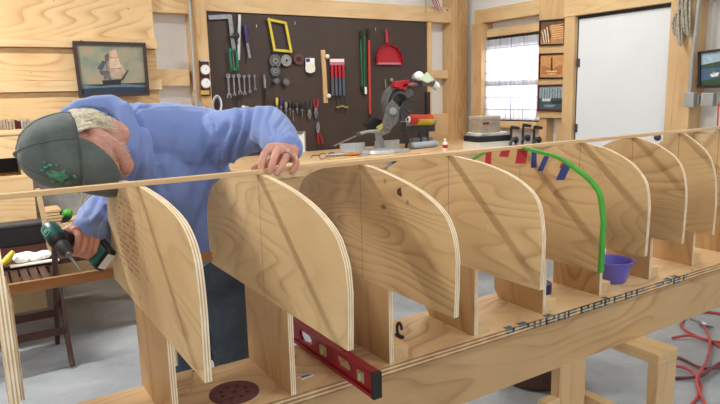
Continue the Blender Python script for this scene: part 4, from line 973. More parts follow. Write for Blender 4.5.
# ------------------------------------------------------------------ left background: cabinet, table, chair
YC = 3.10
def cp(u, v, o=0.): return at(u, v, Y=YC-o)
x0 = -1.2; x1 = cp(35, 200).x
t = thing('plywood_cabinet', ((x0+x1)/2, 3.3, 0), 'plywood cabinet with a dark arched opening behind the cap', 'cabinet')
z_a = cp(10, 135).z; z_b = cp(10, 158).z; z_c = cp(10, 176.5).z; z_d = cp(10, 234).z
MB().box((x0, YC-.012, z_b), (x1-.002, YC+.36, z_a)).build('top_box', W['sheet'], t, bevel=.002)
MB().box((x0, YC-.018, z_a), (x1-.002, YC+.36, z_a+.018)).build('shelf_top', W['lumber'], t, bevel=.002)
MB().box((x0, YC, 0), (x1, YC+.36, z_c)).build('body', W['sheet'], t, bevel=.002)
MB().box((x0, YC+.3, z_c), (x1-.002, YC+.36, z_b)).build('back', W['black'], t)
MB().box((cp(17, 165).x+.02, YC+.005, z_c), (x1, YC+.30, z_b)).build('face_panel', W['sheet'], t, bevel=.001)
# rack of small upright items on the ledge
t = thing('display_ledge', cp(10, 131), 'narrow ledge on the plank wall holding a row of small items', 'shelf'); YL = YB-.125
MB().box((-.6, YL, zb(10, 131)), (xs-.9, YB-.04, zb(10, 131)+.015)).build('board', W['lumber'], t, bevel=.002)
random.seed(4); zl = zb(10, 131)+.0155
xx = .14
for k in range(13):
    w_ = .012+random.random()*.008; h_ = .05+random.random()*.02
    col = random.choice(['dkgrey', 'grey', 'card', 'rack', 'lgrey']); o = MB().box((xx, YL+.02, zl), (xx+w_, YL+.07, zl+h_)).build('tool_bit', W[col], bevel=.001)
    tag(o, 'small grey-brown item in the row on the ledge behind the cap', 'tool bit', 'small items on the ledge'); xx += w_+.003
# low table with a black case
t = thing('work_table', (.2, 2.65, 0), 'low wooden table with clutter behind the drill', 'table')
tz = .50
YT = 2.35
MB().box((-1.0, YT, tz-.03), (1.0, 3.0, tz)).build('top', W['dark'], t, bevel=.002)
for x in (-.95, .9):
    for y in (YT+.03, 2.9): MB().box((x, y, 0), (x+.06, y+.06, tz-.0305)).build('leg', W['dark'], t)
def tp(u, v, Y): return at(u, v, Y=Y)
a, b = tp(-60, 237, 2.85), tp(52, 261, 2.85); 
t = thing('tool_case', ((a.x+b.x)/2, 2.9, tz), 'long black tool case on the table at the left edge', 'case')
MB().box((a.x, 2.85, tz+.0005), (b.x, 2.99, a.z)).build('body', W['black'], t, bevel=.006); MB().box((a.x-.003, 2.846, a.z), (b.x+.003, 2.993, a.z+.02)).build('lid', W['dkgrey'], t, bevel=.005)
a = at(30, 262, Z=tz); t = thing('plastic_bag', a, 'crumpled clear white bag on the table by the yellow handle', 'bag')
mb = MB(); random.seed(8)
for k in range(7): mb.ball(a+V((random.uniform(-.07, .07), random.uniform(-.03, .03), .028+random.uniform(0, .012))), (.045, .03, .026), 8)
mb.build('bag', W['paper'], t); MB().box(a+V((-.1, -.08, .0005)), a+V((.14, -.03, .008))).build('cardboard', W['cream'], t)
a = at(7, 268, Z=tz); t = thing('hand_tool', V((a.x, a.y, tz)), 'yellow-handled tool on the table at the far left', 'hand tool'); MB().tube([a+V((-.03, -.01, .020)), a+V((.01, .0, .05)), a+V((.04, .01, .085))], [.014, .02, .012], 10).build('handle', W['yellow'], t, True); MB().tube([a+V((-.06, -.04, .017)), a+V((-.02, -.01, .017))], .012, 8).build('head', W['dkgrey'], t, True)
a = at(8, 283, z=2.9); 
t = thing('pouch', at(6, 280, Y=2.3), 'dark round-ended pouch hanging at the table edge, far left', 'pouch'); MB().ball(at(4, 281, Y=2.333), (.055, .016, .07), 14).build('body', W['dkgrey'], t, True); MB().box(at(2, 268, Y=2.325), at(9, 274, Y=2.345)).build('strap', W['black'], t)
a = at(47, 258, Z=tz); t = thing('hand_tool', V((a.x, a.y, tz)), 'black angled tool lying on the table left of the drill', 'hand tool'); MB().tube([a+V((-.06, .12, .02)), a+V((0, 0, .018))], [.014, .012], 8).build('arm', W['black'], t, True); MB().tube([a, a+V((.05, -.07, .02))], .01, 8).build('blade', W['dkgrey'], t, True)
# stacked wood slats, green item, leaning slat, pale shelf
YK = 2.95
a, b = at(36, 228, Y=YK), at(80, 231, Y=YK)
t = thing('side_shelf', at(60, 230, Y=YK), 'pale wooden shelf under the cap brim holding slats and a green item', 'shelf')
MB().box((a.x+.03, YK+.045, b.z), (b.x+.3, YK+.35, a.z)).build('board', W['lumber'], t, bevel=.002)
MB().box((a.x+.03, YK+.3, a.z), (b.x+.3, YK+.35, a.z+.30)).build('back_panel', W['grey'], t)
MB().box((a.x+.04, YK+.045, tz+.0), (a.x+.07, YK+.3, b.z)).build('support', W['lumber_v'], t)
za = a.z
for k in range(5):
    z0 = za+.0005+k*.020; p = at(45.5, 210, Y=YK).x; o = MB().box((p+.006*(k % 2), YK+.046, z0), (p+.085+.01*(k % 3), YK+.25, z0+.015)).build('wood_slat', W['lumber'], bevel=.001)
    tag(o, ('bottom pale slat of the small stack under the cap', 'second slat from the bottom of the small stack under the cap', 'middle slat of the small stack under the cap', 'second slat from the top of the small stack under the cap', 'top slat of the small stack under the cap')[k], 'wood slat', 'slats stacked on the side shelf')
a = at(67, 224, Y=YK); t = thing('hand_tool', V((a.x, YK, za)), 'bright green and black tool on the shelf beside the sleeve', 'hand tool')
MB().ball(V((a.x, YK+.085, za+.044)), (.05, .035, .042), 14).build('body', W['dkgrey'], t, True); MB().ball(V((a.x+.015, YK+.05, za+.065)), (.035, .03, .03), 12).build('cover', W['green'], t, True)
a = at(37.5, 189, Y=2.5); b = at(48.5, 231, Y=2.5); t = MB().prism([a+V((-.012, 0, 0)), a+V((.014, 0, 0)), V((b.x+.016, b.y, tz+.0005)), V((b.x-.012, b.y, tz+.0005))], (0, .02, 0)).build('leaning_slat', W['strip'], bevel=.001)
tag(t, 'thin pale slat leaning upright behind the drill, below the cap', 'wood strip')
t = thing('storage_bin', at(105, 262, Y=2.6), 'bright blue plastic bin glimpsed between drill and first mold', 'bin')
a, b = at(98, 242, Y=2.6), at(135, 262, Y=2.6); MB().box((a.x, 2.6, tz+.0005), (b.x, 2.85, a.z)).build('body', plain('blue_bin', (70, 140, 214), .4), t, bevel=.006); MB().box((a.x-.01, 2.59, a.z), (b.x+.01, 2.86, a.z+.012)).build('rim', plain('blue_rim', (60, 120, 196), .4), t, bevel=.002)
# dark folding chair
YH = 2.02
def hp(u, v, Y=YH): return at(u, v, Y=Y)
t = thing('folding_chair', (.15, 2.15, 0), 'dark brown wooden folding chair behind the first molds', 'chair')
mb = MB(); seatz = .475
for k in range(9): MB().box((-.12+k*.045, 2.0, seatz), (-.085+k*.045, 2.30, seatz+.014)).build('seat_slat', W['dark'], t, bevel=.002)
MB().box((-.14, 1.985, seatz-.03), (.30, 2.005, seatz+.012)).build('seat_rail', W['dark'], t, bevel=.002)
MB().box((-.14, 2.295, seatz-.03), (.30, 2.315, seatz+.012)).build('seat_rail', W['dark'], t, bevel=.002)
for x in (-.16, .30):
    MB().tube([(x, 2.36, 0.012), (x, 1.98, .56), (x, 1.90, .70)], .014, 8, flat=1.2).build('leg', W['dark'], t, True)
    MB().tube([(x+.025, 1.96, 0.012), (x+.025, 2.30, .50)], .014, 8).build('leg', W['dark'], t, True)
MB().box((-.16, 2.19, .22), (.30, 2.205, .26)).build('stretcher', W['dark'], t, bevel=.002)
MB().box((-.14, 2.05, .16), (.32, 2.065, .20)).build('stretcher', W['dark'], t, bevel=.002)

# ------------------------------------------------------------------ the man
def fuse(mb, name, mat, parent, voxel, sm=2, disp=None, smf=.5):
    me = bpy.data.meshes.new('tmp'); me.from_pydata([tuple(p) for p in mb.v], [], mb.f)
    bm = bmesh.new(); bm.from_mesh(me); bmesh.ops.remove_doubles(bm, verts=bm.verts, dist=1e-6); bmesh.ops.recalc_face_normals(bm, faces=bm.faces); bm.to_mesh(me); bm.free()
    o = bpy.data.objects.new('tmp', me); C.objects.link(o)
    r = o.modifiers.new('r', 'REMESH'); r.mode = 'VOXEL'; r.voxel_size = voxel; r.adaptivity = 0
    if sm: s_ = o.modifiers.new('s', 'SMOOTH'); s_.iterations = sm; s_.factor = smf
    dg = bpy.context.evaluated_depsgraph_get(); m2 = bpy.data.meshes.new_from_object(o.evaluated_get(dg)); m2.name = name
    bpy.data.objects.remove(o); bpy.data.meshes.remove(me)
    off = V((0, 0, 0)); q = parent
    while q is not None: off += q.location; q = q.parent
    if disp:
        nn_ = [v.normal.copy() for v in m2.vertices]
        for v, n_ in zip(m2.vertices, nn_): v.co = v.co + n_*disp(v.co, n_)
    for v in m2.vertices: v.co -= off
    m2.materials.clear(); m2.materials.append(mat)
    m2.polygons.foreach_set('use_smooth', [True]*len(m2.polygons)); m2.update()
    o = bpy.data.objects.new(name, m2); C.objects.link(o); o.parent = parent; return o
def limb(mb, P, R, seg=16):
    P = [V(p) for p in P]
    for i in range(len(P)-1):
        n = 3; mb.tube([P[i]+(P[i+1]-P[i])*k/n for k in range(n+1)], [R[i]+(R[i+1]-R[i])*k/n for k in range(n+1)], seg)
    for p, r in zip(P, R): mb.ball(p, r*.995, seg)
    return mb
B = -FW
hipC = at(207, 262, z=2.2)
man = bpy.data.objects.new('person', None); C.objects.link(man); man.location = V((hipC.x, hipC.y, 0))
tag(man, 'person bending over the batten in a blue hoodie and grey cap, holding a drill', 'person')
# head frame, built about the sight line to the head
HS = 1.08; Hc = at(73, 151, z=1.635)
Bl = (CAM-Hc).normalized(); Rl = (RT-Bl*RT.dot(Bl)).normalized(); Ul = Bl.cross(Rl)
Uh = (Rl*-.97+Bl*.14-Ul*.06).normalized(); Fh = (Bl*.80-Ul*.60); Fh = (Fh-Uh*Fh.dot(Uh)).normalized(); Lh = Uh.cross(Fh)
def H(l, f, u): return Hc+(Lh*l+Fh*f+Uh*u)*HS
def hm(l, f, u): return Matrix((Lh, Fh, Uh)).transposed().to_3x3()
HM = Matrix((Lh, Fh, Uh)).transposed()
body = MB()
body.ball(H(0, -.005, .03), tuple(x*HS for x in (.075, .092, .09)), 28, mt=HM)
body.ball(H(0, .035, -.035), tuple(x*HS for x in (.060, .058, .075)), 24, mt=HM)
limb(body, [H(.052, .0, -.045), H(.036, .05, -.092), H(0, .072, -.108), H(-.036, .05, -.092), H(-.052, 0, -.045)], [r*HS for r in (.020, .019, .021, .019, .020)], 12)
limb(body, [H(0, .085, .0), H(0, .104, -.030), H(0, .112, -.042)], [r*HS for r in (.009, .011, .0135)], 12)
for s_ in (-1, 1):
    limb(body, [H(s_*.009, .1, -.044), H(s_*.013, .097, -.045)], [.008*HS]*2, 10)
    limb(body, [H(s_*.012, .088, .014), H(s_*.045, .076, .012)], [.011*HS, .010*HS], 10)          # brow
    body.ball(H(s_*.045, .068, -.032), tuple(x*HS for x in (.021, .02, .02)), 14, mt=HM)              # cheek
    limb(body, [H(s_*.074, -.004, .012), H(s_*.080, -.012, .006), H(s_*.081, -.012, -.012), H(s_*.075, -.002, -.030)], [r*HS for r in (.006, .008, .007, .006)], 8)  # ear
    limb(body, [H(s_*.074, .004, .004), H(s_*.074, .004, -.018)], [.005*HS]*2, 8)
limb(body, [H(-.024, .088, -.071), H(0, .096, -.067), H(.024, .088, -.071)], [r*HS for r in (.005, .007, .005)], 8)
limb(body, [H(-.022, .087, -.082), H(0, .095, -.082), H(.022, .087, -.082)], [r*HS for r in (.005, .008, .005)], 8)
NB = at(152, 152, z=1.95)
limb(body, [H(0, -.03, -.05), H(0, -.05, -.10), NB], [.055, .050, .055])
# inner trunk, arms, legs (mostly under the clothes)
SL, EL, WL = at(225, 135, z=1.98), at(267, 127, z=1.86), at(290, 149.5, z=1.640)
SR, ER, WR = at(137, 168, z=1.88), at(143, 232, z=2.08), at(84, 233, z=1.700)
mid = at(193, 195, z=2.1)
limb(body, [NB, at(178, 150, z=2.0), mid, hipC], [.06, .085, .10, .11])
limb(body, [at(178, 150, z=2.0), SL, EL, WL], [.07, .055, .040, .029]); limb(body, [NB, SR, ER, WR], [.06, .055, .040, .029])
lat = V((RT.x, RT.y, 0)).normalized()
hl, hr = hipC+lat*.075, hipC-lat*.075
fl_, fr_ = V((hl.x+.02, hl.y+.03, .07)), V((hr.x-.04, hr.y+.02, .07))
for h_, f_ in ((hl, fl_), (hr, fr_)): limb(body, [h_, (h_+f_)*.5, f_], [.08, .055, .038])
# left hand, fingertips pressing on the batten
def A_(u, v, z): return at(u, v, z=z)
def hand_fingers(fing):
    for P, R in fing: limb(body, P, R, 12)
mcp = [A_(270.5, 147, 1.588), A_(279, 148, 1.592), A_(287, 151.5, 1.600), A_(293.5, 157, 1.612)]
fingL = [([mcp[0], A_(264, 154.5, 1.562), A_(261.2, 163.5, 1.552), A_(261, 170.3, 1.552)], [.0112, .0098, .0088, .0078]),
         ([mcp[1], A_(275, 155.5, 1.560), A_(271.5, 165.5, 1.548), A_(269.5, 172, 1.548)], [.0112, .0100, .0090, .0078]),
         ([mcp[2], A_(285.5, 158.5, 1.565), A_(280.5, 168, 1.552), A_(277, 173.8, 1.552)], [.0110, .0098, .0088, .0076]),
         ([mcp[3], A_(296.5, 162.5, 1.585), A_(294.5, 168.5, 1.575), A_(291.3, 172.3, 1.572)], [.0100, .0088, .0080, .0070]),
         ([A_(285, 158, 1.632), A_(272, 161.5, 1.62), A_(261, 166, 1.60), A_(253.5, 168.3, 1.588)], [.015, .0125, .0105, .0088])]
hand_fingers(fingL)
for i in range(4): limb(body, [WL, mcp[i]], [.020, .0115], 12)
limb(body, [mcp[0], mcp[1], mcp[2], mcp[3]], [.0112, .0115, .0112, .0102], 12); limb(body, [WL, A_(285, 158, 1.632)], [.020, .015], 12)
limb(body, [(mcp[0]+mcp[1])/2+(WL-mcp[1])*.35, (mcp[2]+mcp[3])/2+(WL-mcp[2])*.35], [.0135, .0135], 12)
# drill frame
R0, F0 = at(48.5, 227, z=1.640), at(68.5, 254.5, z=1.575)
Ad = (F0-R0).normalized(); hb_ = at(99, 263, z=1.655); bc = R0+(F0-R0)*.42; Hd = (hb_-bc); Hd = (Hd-Ad*Hd.dot(Ad)).normalized(); Sd = Ad.cross(Hd)
if Sd.dot(UP) < 0: Sd = -Sd
def Dp(a, h, s): return bc+Ad*a+Hd*h+Sd*s
for k in range(4):
    h_ = .044+k*.0195; l_ = 1-.07*abs(k-1)
    limb(body, [Dp(-.012, h_, .030), Dp(.016*l_, h_-.001, .029), Dp(.033*l_, h_, .006), Dp(.026*l_, h_+.001, -.016), Dp(.010, h_+.001, -.024)], [.0102, .0095, .0090, .0082, .0072], 12)
    limb(body, [WR, Dp(-.012, h_, .030)], [.018, .0112], 12)
limb(body, [WR, Dp(-.030, .045, .022), Dp(-.034, .030, .0), Dp(-.022, .032, -.022), Dp(-.0, .040, -.030)], [.022, .0150, .0120, .0105, .0085], 12)
limb(body, [Dp(-.014, .044, .030), Dp(-.014, .10, .030)], [.013, .012], 12)
bo = fuse(body, 'body', W['skin'], man, .0028, 3)
# facial marks
MB().tube([H(-.020, .0995, -.0765), H(0, .104, -.0755), H(.020, .0995, -.0765)], .0018, 6).build('lips', plain('lip_shadow', (150, 84, 78), .5), man, True)
for s_ in (-1, 1):
    f = MB().ball(H(s_*.031, .078, -.003), .0125*HS, 14).build('eye', plain('eye_white', (226, 220, 214), .3), man, True)
    MB().ball(H(s_*.031, .0875, -.004), .005*HS, 10).build('iris', W['black'], f, True)
# hoodie
hd = MB()
limb(hd, [at(132, 136, z=1.86), at(168, 137, z=1.96), at(205, 140, z=2.04), at(224, 137, z=1.99)], [.088, .108, .112, .088], 20)
limb(hd, [at(150, 165, z=1.93), at(170, 205, z=2.03), at(188, 232, z=2.11)], [.105, .130, .135], 20)
limb(hd, [at(192, 158, z=2.05), at(200, 200, z=2.12), at(207, 226, z=2.17), at(209, 236, z=2.19)], [.115, .120, .130, .134], 20)
limb(hd, [at(190, 232, z=2.13), at(203, 236, z=2.17)], [.12, .128], 20)
limb(hd, [at(118, 200, z=2.0), at(100, 219, z=1.88), WR+(ER-WR)*.06], [.062, .066, .046], 18)
limb(hd, [at(222, 137, z=1.98), at(247, 130, z=1.93), at(267, 126, z=1.855), at(279, 137, z=1.75), WL+(EL-WL)*.10], [.088, .074, .061, .054, .041], 18)
limb(hd, [SR, ER, WR+(ER-WR)*.12], [.085, .064, .042], 18)
# hood: thick folded collar
hood = [(64, 114, 1.72), (78, 106, 1.76), (96, 103, 1.78), (112, 104, 1.79), (123, 112, 1.78), (128, 128, 1.76), (128, 148, 1.74), (122, 168, 1.76), (116, 190, 1.80)]
limb(hd, [at(*a[:2], z=a[2]) for a in hood], [.012, .019, .024, .027, .028, .026, .024, .026, .03], 12)
limb(hd, [at(112, 122, z=1.87), at(140, 128, z=1.88), at(130, 160, z=1.86)], [.055, .075, .075], 14)
limb(hd, [at(134, 140, z=1.78), at(137, 158, z=1.79), at(136, 174, z=1.83)], [.046, .050, .05], 14)
limb(hd, [at(88, 112, z=1.84), at(112, 116, z=1.85)], [.025, .045], 14)
def project(p):
    d_ = p-CAM; z_ = d_.dot(FW); return 360+FOC*d_.dot(RT)/z_, 202-FOC*d_.dot(UP)/z_
# cloth creases and seams: (polyline, groove depth, width in picture units at the cloth)
creases = [([(241, 104), (240, 122), (233, 146), (226, 168)], .012, 3.2), ([(252, 106), (249, 128), (241, 150), (236, 166)], .009, 2.6),
           ([(262, 112), (258, 128), (259, 146)], .007, 2.6), ([(272, 110), (268, 122), (270, 136)], .005, 2.2), ([(283, 118), (276, 128), (280, 142)], .005, 2.0), ([(292, 130), (284, 138), (286, 146)], .004, 1.8),
           ([(206, 104), (214, 122), (219, 145), (222, 170)], .004, 1.6), ([(130, 112), (160, 105), (190, 104)], .0035, 1.3),
           ([(228, 128), (212, 150), (204, 182)], .006, 4.5), ([(215, 150), (198, 172), (192, 200)], .006, 4.0), ([(180, 130), (176, 160), (170, 190)], .004, 5.5),
           ([(160, 170), (170, 205), (190, 235)], .006, 4.0), ([(215, 180), (206, 205), (196, 228)], .006, 4.0), ([(145, 190), (160, 215), (186, 246)], .006, 4.5),
           ([(66, 113), (84, 108), (104, 110), (117, 120), (122, 138), (120, 160)], .004, 1.5), ([(132, 103), (139, 120), (143, 142), (141, 165), (134, 186)], .009, 3.0),
           ([(98, 198), (92, 212), (84, 220)], .006, 2.6), ([(108, 208), (98, 222), (88, 240)], .006, 2.6), ([(80, 214), (78, 230)], .004, 2.0)]
def seg_d(px, py, a, b):
    dx, dy = b[0]-a[0], b[1]-a[1]; t = max(0, min(1, ((px-a[0])*dx+(py-a[1])*dy)/(dx*dx+dy*dy))); ex, ey = px-a[0]-t*dx, py-a[1]-t*dy
    return math.hypot(ex, ey), dx*ey-dy*ex
def folds(p, n):
    u, v = project(p); d = noise.noise(V((p.x*5, p.y*5, p.z*5+3)))*.006
    facing = n.dot((CAM-p).normalized())
    for P, amp, w_ in creases:
        best = min((seg_d(u, v, P[i], P[i+1]) for i in range(len(P)-1)), key=lambda q: q[0]); x = best[0]/w_*(1 if best[1] > 0 else -1)
        if abs(x) < 3.5: d += max(0, min(1, facing*3+.3))*amp*(-math.exp(-x*x)+.55*math.exp(-(x-1.7)**2)+.35*math.exp(-(x+1.9)**2))
    return d+noise.noise(V((p.x*22, p.y*22, p.z*15)))*.0018
ho = fuse(hd, 'hoodie', W['hoodie'], man, .0055, 5, folds)
mb = MB(); dW = (EL-WL).normalized()
limb(mb, [WL+dW*.012, WL+dW*.055], [.0385, .0425], 20); fuse(mb, 'cuff', W['hoodie'], man, .004, 1, lambda p, n: .0012*math.sin(math.atan2((p-WL).dot(RT), (p-WL).dot(UP))*30))
mb = MB(); dW = (ER-WR).normalized()
limb(mb, [WR-dW*.006, WR+dW*.05], [.0400, .0460], 20); fuse(mb, 'cuff', W['hoodie'], man, .004, 1, lambda p, n: .0012*math.sin(math.atan2((p-WR).dot(RT), (p-WR).dot(UP))*30))
wst = MB().tube([WL+(EL-WL).normalized()*.008, WL+(EL-WL).normalized()*.016], .034, 20).build('watch_strap', W['black'], man, True)
# jeans
je = MB()
limb(je, [hipC+V((0, 0, .06)), hipC+V((0, 0, -.05))], [.122, .125], 20)
for h_, f_ in ((hl, fl_), (hr, fr_)): limb(je, [h_+V((0, 0, -.02)), h_+(f_-h_)*.5, f_+V((0, 0, .03))], [.105, .080, .062], 18)
fuse(je, 'jeans', W['jeans'], man, .009, 3, lambda p, n: .006*noise.noise(p*11)+.006*(abs(noise.noise(V((p.x*14, p.y*14, p.z*22))))-.2))
for f_ in (fl_, fr_):
    d_ = -V((FW.x, FW.y, 0)).normalized(); mb = MB(); q = V((f_.x, f_.y, .045))
    limb(mb, [q-d_*.06, q+d_*.06, q+d_*.14], [.044, .042, .036], 12); fuse(mb, 'shoe', W['dkgrey'], man, .007, 2)
# cap: dome, brim, seams, button, emblem
DR = tuple(x*HS for x in (.0885, .108, .126))
def dome(az, el, o=0.):
    """az 0 = front, el 0 = rim, pi/2 = button"""
    ce, se = math.cos(el), math.sin(el); ce = ce**.92
    w_ = 1+.018*noise.noise(V((az*2.2, el*5, 3)))+.012*math.sin(az*6)*math.cos(el)
    return H(0, 0, -.004)+Lh*(DR[0]+o)*ce*math.sin(az)*w_+Fh*(DR[1]+o)*ce*math.cos(az)*w_+Uh*(DR[2]+o)*se*w_
vs = []; fs = []; na, ne = 64, 20
for j in range(ne+1):
    for i in range(na): vs.append(dome(2*PI*i/na, PI/2*j/ne*.995))
for j in range(ne):
    for i in range(na): fs.append((j*na+i, j*na+(i+1) % na, (j+1)*na+(i+1) % na, (j+1)*na+i))
fs.append(tuple(ne*na+i for i in range(na)))
cap = MB().add(vs, fs).build('cap', W['cap'], man, True); sm = cap.modifiers.new('s', 'SOLIDIFY'); sm.thickness = .003
for k in range(6):
    az = k*PI/3; MB().tube([dome(az, PI/2*j/14, .0006) for j in range(14)], .0013, 6).build('seam', plain('cap_seam', (84, 92, 90), .9) if k == 0 else bpy.data.materials['cap_seam'], cap, True)
MB().ball(dome(0, PI/2, .0), .0085, 12).build('button', bpy.data.materials['cap_seam'], cap, True)
MB().tube([dome(az*PI/32, .03, .0008) for az in range(-22, 23)], .0016, 6).build('band_stitching', bpy.data.materials['cap_seam'], cap, True)
vs = []; fs = []; ns, nt_ = 28, 10; bd = (Fh*.46-Uh*.88).normalized()
for j in range(nt_+1):
    t_ = j/nt_
    for i in range(ns+1):
        s_ = -1+2*i/ns; az = s_*1.10; base = dome(az, .02, .0004)
        ln = .090*HS*max(0, 1-abs(s_)**2.6)**.62
        vs.append(base+bd*ln*t_+Fh*(-.012*t_*t_)*(1-s_*s_)*0+Fh*(.008*math.sin(PI*t_))*(1-s_*s_))
for j in range(nt_):
    for i in range(ns): a = j*(ns+1)+i; fs.append((a, a+1, a+ns+2, a+ns+1))
br = MB().add(vs, fs).build('brim', W['cap'], cap, True); sm = br.modifiers.new('s', 'SOLIDIFY'); sm.thickness = .003; sm.offset = 0
# embroidered green emblem: leaping shape with small marks round it
def emb(polys, name='emblem'):
    mb = MB()
    for P in polys:
        n = len(P); cx_ = sum(p[0] for p in P)/n; cy_ = sum(p[1] for p in P)/n
        top = [dome(p[0], p[1], .0035) for p in P]; bot = [dome(p[0], p[1], -.001) for p in P]; o_ = len(mb.v)
        mb.add(top+bot+[dome(cx_, cy_, .005)], [(i, (i+1) % n, 2*n) for i in range(n)]+[(i, n+i, n+(i+1) % n, (i+1) % n) for i in range(n)])
    return mb
E0, A0 = .47, .08
def ep(a, e): return (A0+a, E0+e)
ek = 1.0
def ep(a, e): return (A0+a*ek, E0+e*ek)
polys = [[ep(.06, .17), ep(.16, .05), ep(.13, -.06), ep(.22, -.17), ep(.10, -.15), ep(.0, -.22), ep(-.08, -.14), ep(-.22, -.12), ep(-.12, -.03), ep(-.10, .10), ep(-.02, .12)],
         [ep(.20, .22), ep(.26, .20), ep(.27, .12), ep(.21, .14)], [ep(.28, .12), ep(.35, .13), ep(.34, .05), ep(.29, .04)], [ep(.34, .20), ep(.40, .20), ep(.39, .14)],
         [ep(-.20, -.18), ep(-.26, -.16), ep(-.30, -.24), ep(-.23, -.27)], [ep(-.02, -.30), ep(.06, -.28), ep(.05, -.34), ep(-.03, -.36)], [ep(.30, -.03), ep(.35, .0), ep(.36, -.06)], [ep(.08, .27), ep(.15, .29), ep(.14, .21), ep(.09, .21)], [ep(-.28, .0), ep(-.21, .02), ep(-.22, .09), ep(-.29, .08)]]
emb(polys).build('emblem', W['emb'], cap)
# hair
random.seed(21); hr_ = MB()
def strand(P, r): hr_.tube(spline(P, 4), [r*(1-.6*k/(4*(len(P)-1))) for k in range(4*(len(P)-1)+1)], 4)
for k in range(230):
    a = .55*PI+random.random()*.62*PI if k < 190 else -.55*PI-random.random()*.3*PI
    b0 = dome(a, .05, -.004); j_ = lambda s: V((random.uniform(-s, s),)*1+(random.uniform(-s, s), random.uniform(-s, s)))
    ln = random.uniform(.05, .105)
    out_ = (Lh*math.sin(a)*.6+Fh*math.cos(a)*.9)
    p1 = b0-Uh*ln*.35+out_*.010+j_(.004); p2 = b0-Uh*ln*.7+out_*.012+j_(.008)-V((0, 0, .006)); p3 = b0-Uh*ln+j_(.012)+out_*.004-V((0, 0, .016))
    strand([b0, p1, p2, p3], random.uniform(.0018, .0032))
for k in range(36):
    b0 = H(-.075+random.uniform(-.01, .01), -.03+random.uniform(-.04, .04), .0); ln = random.uniform(.04, .09)
    strand([b0, b0-V((0, 0, ln*.5))-Uh*.02+V((random.uniform(-.01, .01), random.uniform(-.01, .01), 0)), b0-V((0, 0, ln))-Uh*.03+V((random.uniform(-.015, .015), random.uniform(-.015, .015), 0))], .0018)
for k in range(60):   # over the ear towards the hood
    a = random.uniform(.38, .62)*PI; b0 = dome(a, .06, -.003); 
    p3 = at(random.uniform(96, 118), random.uniform(117, 133), z=1.69+random.uniform(-.02, .02))
    strand([b0, b0+(p3-b0)*.35+Lh*.012, b0+(p3-b0)*.7+Lh*.008, p3], random.uniform(.0016, .0028))
hr_.build('hair', W['hair'], man, True)
# short grey beard
random.seed(31); bd_ = MB()
dgp = bpy.context.evaluated_depsgraph_get()
from mathutils.bvhtree import BVHTree
bv = BVHTree.FromPolygons([tuple(v.co) for v in bo.data.vertices], [tuple(p.vertices) for p in bo.data.polygons])
mo = man.location
for k in range(900):
    g = random.uniform(-1.35, 1.35); uu = random.uniform(-.125, -.055)
    if abs(g) < .45 and uu > -.095 and random.random() < .75: continue
    q = H(.10*math.sin(g), .02+.12*math.cos(g), uu); c_ = H(0, .0, uu*.8)
    hit = bv.ray_cast(q-mo, (c_-q).normalized(), .15)
    if hit[0] is None: continue
    p = hit[0]+mo; bd_.tube([p-hit[1]*.001, p+hit[1]*.003-Uh*.003], [.0008, .0004], 3)
bd_.build('beard', W['beard'], man)
# ring on the left hand
rp = mcp[2]+(A_(285.5, 158.5, 1.565)-mcp[2])*.62; rd = (A_(285.5, 158.5, 1.565)-mcp[2]).normalized()
MB().tube([rp-rd*.002, rp+rd*.002], .0120, 20).build('finger_ring', W['steel'], man, True)

# cordless drill
t = thing('cordless_drill', bc, 'dark teal cordless drill with black chuck, held in the hand under the cap', 'drill')
def cyl(a0, a1, r0, r1, mat, name, par=t, seg=22): return MB().tube([R0+Ad*a0, R0+Ad*(a0*.7+a1*.3), R0+Ad*a1], [r0, r0*.5+r1*.5 if r0 == r1 else r0+(r1-r0)*.3, r1], seg).build(name, W[mat], par, True)
LN = (F0-R0).length
MB().tube([R0+Ad*a for a in (-.006, .0, .008, .03, .058, .066)], [.013, .019, .023, .0245, .024, .021], 24).build('motor_housing', W['teal'], t, True)
MB().tube([R0+Ad*a for a in (-.009, -.002)], [.010, .016], 18).build('rear_cap', W['black'], t, True)
MB().tube([R0+Ad*a for a in (.060, .072, .080)], [.0248, .0235, .021], 24).build('torque_collar', W['black'], t, True)
ch = MB().tube([R0+Ad*a for a in (.080, .092, LN-.008, LN)], [.0185, .0185, .016, .010], 20).build('chuck', W['dkgrey'], t, True)
MB().tube([R0+Ad*(LN-.006), R0+Ad*(LN+.004)], [.012, .007], 14).build('chuck_jaws', W['steel'], ch, True)
MB().tube([R0+Ad*LN, R0+Ad*(LN+.03), R0+Ad*(LN+.085)], [.0042, .0036, .0012], 8).build('drill_bit', W['steel'], t, True)
MB().tube([Dp(-.006, .018, 0), Dp(-.004, .05, 0), Dp(-.002, .09, 0), Dp(0, .118, 0)], [.024, .0185, .0180, .022], 16).build('handle', W['black'], t, True)
MB().box((.008, .034, -.007), (.022, .056, .007), 0, frame_mt(bc, Ad, Hd, Sd)).build('trigger', W['dkgrey'], t, bevel=.003)
bt = MB().box((-.046, .118, -.034), (.058, .146, .034), 0, frame_mt(bc, Ad, Hd, Sd)).build('battery', W['black'], t, bevel=.006)
MB().box((-.040, .106, -.028), (.050, .119, .028), 0, frame_mt(bc, Ad, Hd, Sd)).build('battery_mount', W['teal'], t, bevel=.004)
MB().box((.0582, .120, -.024), (.0590, .144, .024), 0, frame_mt(bc, Ad, Hd, Sd)).build('battery_label', W['paper'], bt)
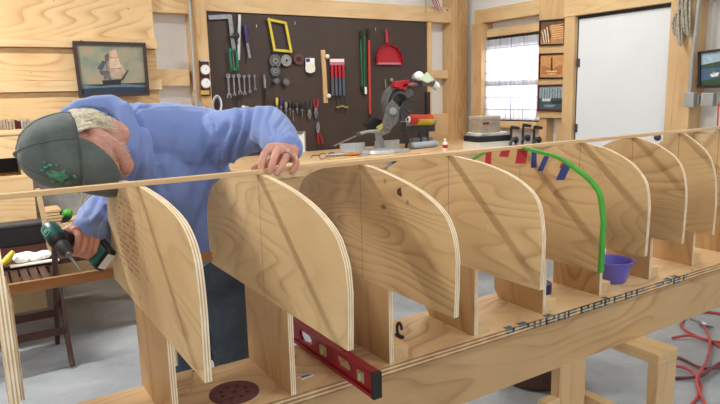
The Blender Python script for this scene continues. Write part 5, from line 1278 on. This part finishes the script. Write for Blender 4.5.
# maker's mark: light rounded square outline on the housing facing the camera
nv = (B-Ad*B.dot(Ad)).normalized(); tv = Ad.cross(nv); base = R0+Ad*.032+nv*.0244; mk = MB()
mm = frame_mt(base, Ad, tv, nv)
for a, b in (((-.016, -.009, -.002), (.016, -.007, .001)), ((-.016, .007, -.002), (.016, .009, .001)), ((-.016, -.009, -.002), (-.013, .009, .001)), ((.013, -.009, -.002), (.016, .009, .001)), ((-.006, -.005, 0), (.006, .005, .001))): mk.box(a, b, 0, mm)
mk.build('mark', plain('light_teal', (120, 186, 176), .4), t)

# ------------------------------------------------------------------ lamps
def fixture(x, y, power, L=1.2):
    t = thing('unseen_ceiling_light', (x, y, 3.02), 'fluorescent ceiling fixture above the frame', 'light', 'shop ceiling lights')
    MB().box((x-L/2-.03, y-.08, 3.04), (x+L/2+.03, y+.08, 3.0995)).build('housing', W['white'], t)
    for s_ in (-.04, .04): MB().tube([(x-L/2, y+s_, 3.02), (x+L/2, y+s_, 3.02)], .013, 10).build('lamp_tube', W['tube'], t, True)
    ld = bpy.data.lights.new('tube_light', 'AREA'); ld.shape = 'RECTANGLE'; ld.size = L; ld.size_y = .12; ld.energy = power; ld.color = (1, .97, .91)
    lo = bpy.data.objects.new('tube_light', ld); C.objects.link(lo); lo.location = (x, y, 3.0)
for x, y, p in ((-.85, 2.05, 105), (-1.2, -1.2, 14), (1.9, -1.2, 22), (2.9, 1.9, 40), (-3, .4, 14)): fixture(x, y, p)  # first lamp follows the batten's shadow; the others are added for fill
sd = bpy.data.lights.new('sun', 'SUN'); sd.energy = 20; sd.angle = .3; so = bpy.data.objects.new('sun', sd); C.objects.link(so)
so.rotation_euler = V((-1, -.15, -.62)).to_track_quat('-Z', 'Y').to_euler()
wd = bpy.data.worlds.new('world'); bpy.context.scene.world = wd; wd.use_nodes = True
bg = wd.node_tree.nodes['Background']; bg.inputs[0].default_value = (.96, .97, 1, 1); bg.inputs[1].default_value = .85
sc = bpy.context.scene
sc.view_settings.view_transform = 'Standard'; sc.view_settings.look = 'None'; sc.view_settings.gamma = 1; sc.view_settings.use_curve_mapping = False
sc.view_settings.exposure = 0.07
sc.cycles.use_denoising = True
sc.cycles.max_bounces = 6
